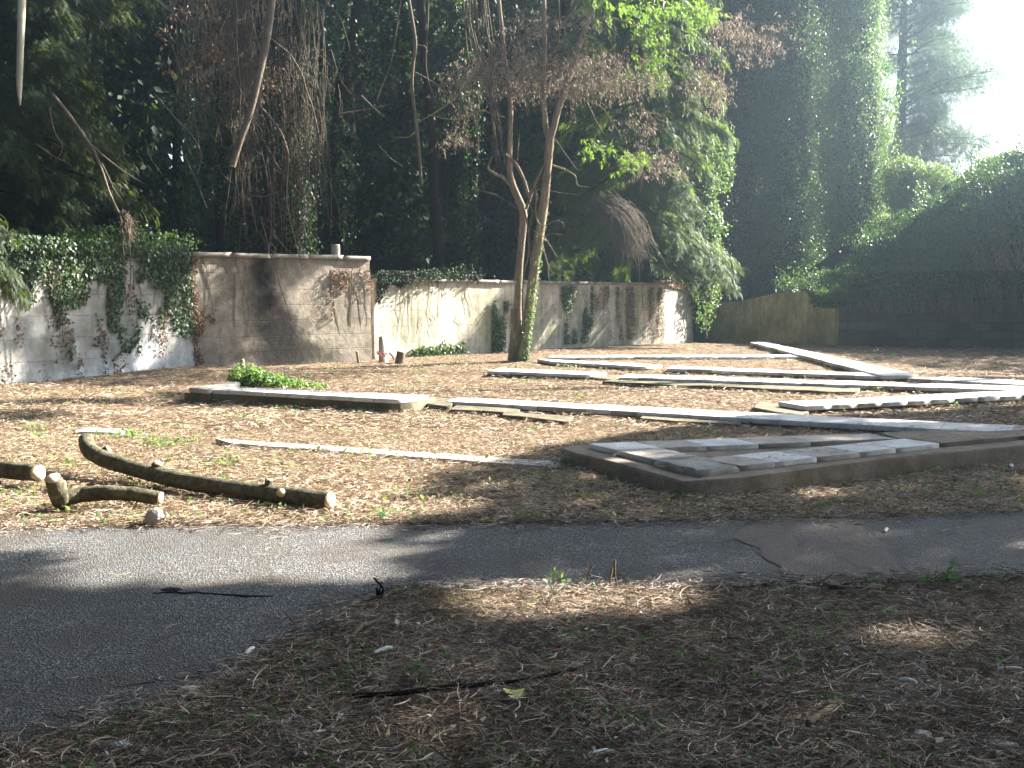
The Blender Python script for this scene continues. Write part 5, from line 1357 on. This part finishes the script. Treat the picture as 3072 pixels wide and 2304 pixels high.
shade = [caster(S1, 90000, 9.5, 10.6, .3, keep1),
         caster(S2, 22000, 11, 13, .3, lambda x, y: np.ones(len(x), bool)),
         caster([(-11, 12.2), (-3.2, 13.0), (-2.0, 14.6), (-3.6, 16.2), (-4.6, 18.6), (-9.5, 17.8)], 6500, 13, 14.5, .3, lambda x, y: fbm2(x * .6, y * 1.6, .7, 3, 71) > .49),
         caster([(-12, 16), (-8.9, 18.5), (-3.9, 24), (-6, 25), (-14, 20)], 7000, 14, 16, .3, lambda x, y: fbm2(x, y, .7, 3, 77) > .47)]
shade += [caster([(-24, 12), (-13.5, 14), (-13.5, 21), (-24, 22)], 13000, 14.5, 16, .3, lambda x, y: fbm2(x, y, .6, 3, 87) > .42),
          caster([(-27, 21), (-11, 27), (-6, 31), (-2, 36), (2, 46), (-27, 46)], 30000, 17.5, 20, .3, lambda x, y: fbm2(x, y, .5, 3, 88) > .3)]  # crowns added above the view to darken the cedar and the wood
allp = np.vstack(shade)
trees = np.array([(15.5, 9.5), (22.5, 16), (28.5, 21.5), (9.5, 3.0), (31, 36), (24, 27), (34, 27), (-6.3, 38), (2, 42), (8.8, 50), (-7, 45), (14, 58)])
DARKT = {7, 8, 9, 10, 11}  # pines added in the wood to carry those shading crowns
a_ = np.argmin(((allp[:, None, :2] - trees[None]) ** 2).sum(-1), 1)
for k, (tx, ty) in enumerate(trees):
    q = allp[a_ == k]
    if len(q) < 50: continue
    lab_ = ['tall spreading pine right of the frame, second nearest to the camera', 'tall spreading pine right of the frame, level with the slab kerbs', 'tall spreading pine far right, level with the forked tree', 'tall spreading pine right of the frame, nearest to the camera',
            'tall pine right of the frame, standing behind the creeper bank', 'tall spreading pine right of the frame, in front of the block wall', 'tall spreading pine farthest to the right, beside the block wall end', 'tall pine added to shade the wood, behind the sooty wall',
            'tall pine added to shade the wood, behind the darker fir', 'tall pine added to shade the wood, behind the glinting ivy trunk', 'tall pine added to shade the wood, deepest behind the sooty wall', 'tall pine added to shade the wood, far behind the tall ivy column'][k]
    root = thing('umbrella_pine', lab_, 'tree', (tx, ty, 0), 'tall pines round the clearing')
    tb = MB(); tube(tb, [[tx, ty, -.3], [tx + .3, ty, 5], [tx, ty, q[:, 2].mean()]], [.3, .24, .18], 10, 20, .2, .08)
    for j in range(12):
        zt_ = q[:, 2].min() - 1.5; e_ = q[random.randrange(len(q))]; tube(tb, [[tx, ty, zt_ + j * .15], lerp(np.array([tx, ty, zt_ + 1.3]), e_, .5) + [0, 0, -.1], e_], [.10, .06, .02], 6, 10)
    tb.build('trunk', M['bark_dark' if k in DARKT else 'bark'], root, smooth=True)
    mb = MB(); leaves(mb, q, np.tile([.4, .3, 1.], (len(q), 1)), .22, 'leaf', (0, 0, -.3), 1, .5); mb.build('crown', M['caster'], root)

# ---------------------------------------------------------------- air
def haze_box():
    m, nt, out = newmat('thin_haze')
    v = nt.nodes.new('ShaderNodeVolumePrincipled')
    v.inputs['Color'].default_value = (.60, .82, 1.0, 1); v.inputs['Density'].default_value = .0025; v.inputs['Anisotropy'].default_value = .86
    nt.links.new(v.outputs[0], out.inputs['Volume'])
    lo, hi = np.array([-75., -30., -3.]), np.array([75., 85., 32.])
    V = np.array([[(lo, hi)[i][0], (lo, hi)[j][1], (lo, hi)[k][2]] for i in (0, 1) for j in (0, 1) for k in (0, 1)])
    F = np.array([[0, 1, 3, 2], [4, 6, 7, 5], [0, 4, 5, 1], [2, 3, 7, 6], [0, 2, 6, 4], [1, 5, 7, 3]])
    tag(mesh_obj('haze', V, F, m), 'thin sunlit haze in the clearing', kind='stuff')
haze_box()

n = 60000  # unseen trees added behind and left of the camera to block sky light
x = U(-30, 14, n); y = U(-26, 3.5, n); h = U(9, 13, n) - 5 * np.clip((-y - 14) / 12, 0, 1) * U(0, 1, n)
k = ((x > -14) | (y < 14)) & (fbm2(x, y, .35, 2, 91) > .25)
p1 = np.column_stack([x, y, h])[k]
n = 40000
x = U(-34, -13, n); y = U(0, 20, n); h = U(4, 13, n)
p2 = np.column_stack([x, y, h]); p2 = p2[p2[:, 0] < -p2[:, 1] * .62 - 3.5]
n = 45000
a = U(R(100), R(280), n); r_ = U(20, 27, n); p3 = np.column_stack([np.sin(a) * r_, np.cos(a) * r_, U(0, 13, n)])
allp = np.vstack([p1, p2, p3])
trees = np.array([(-8, -3), (-1, -9), (6, -6), (-15, 4), (-22, 10), (-16, -10), (-5, -20), (10, -18), (-26, -3), (20, -8)])
a_ = np.argmin(((allp[:, None, :2] - trees[None]) ** 2).sum(-1), 1)
for k, (tx, ty) in enumerate(trees):
    q = allp[a_ == k]
    if len(q) < 50: continue
    root = thing('sky_blocker_tree', 'unseen tree added behind the viewpoint to block sky light, %s from the camera' % ['nearest', 'second', 'third', 'fourth', 'fifth', 'sixth', 'seventh', 'eighth', 'ninth', 'tenth'][k], 'tree', (tx, ty, 0), 'unseen trees added to block sky light')
    tb = MB(); tube(tb, [[tx, ty, -.3], [tx + .3, ty, 5], [tx, ty, 10.2]], [.3, .24, .18], 10, 20, .2, .08)
    for j in range(10):
        e_ = q[random.randrange(len(q))]; tube(tb, [[tx, ty, 6.0 + j * .35], lerp(np.array([tx, ty, 8.3]), e_, .5) + [0, 0, -.1], e_], [.10, .06, .02], 6, 10)
    tb.build('trunk', M['bark'], root, smooth=True)
    mb = MB(); leaves(mb, q, np.tile([0, 0, 1.], (len(q), 1)), .55, 'leaf', (0, 0, -.3), 1, .5); mb.build('crown', M['caster'], root)
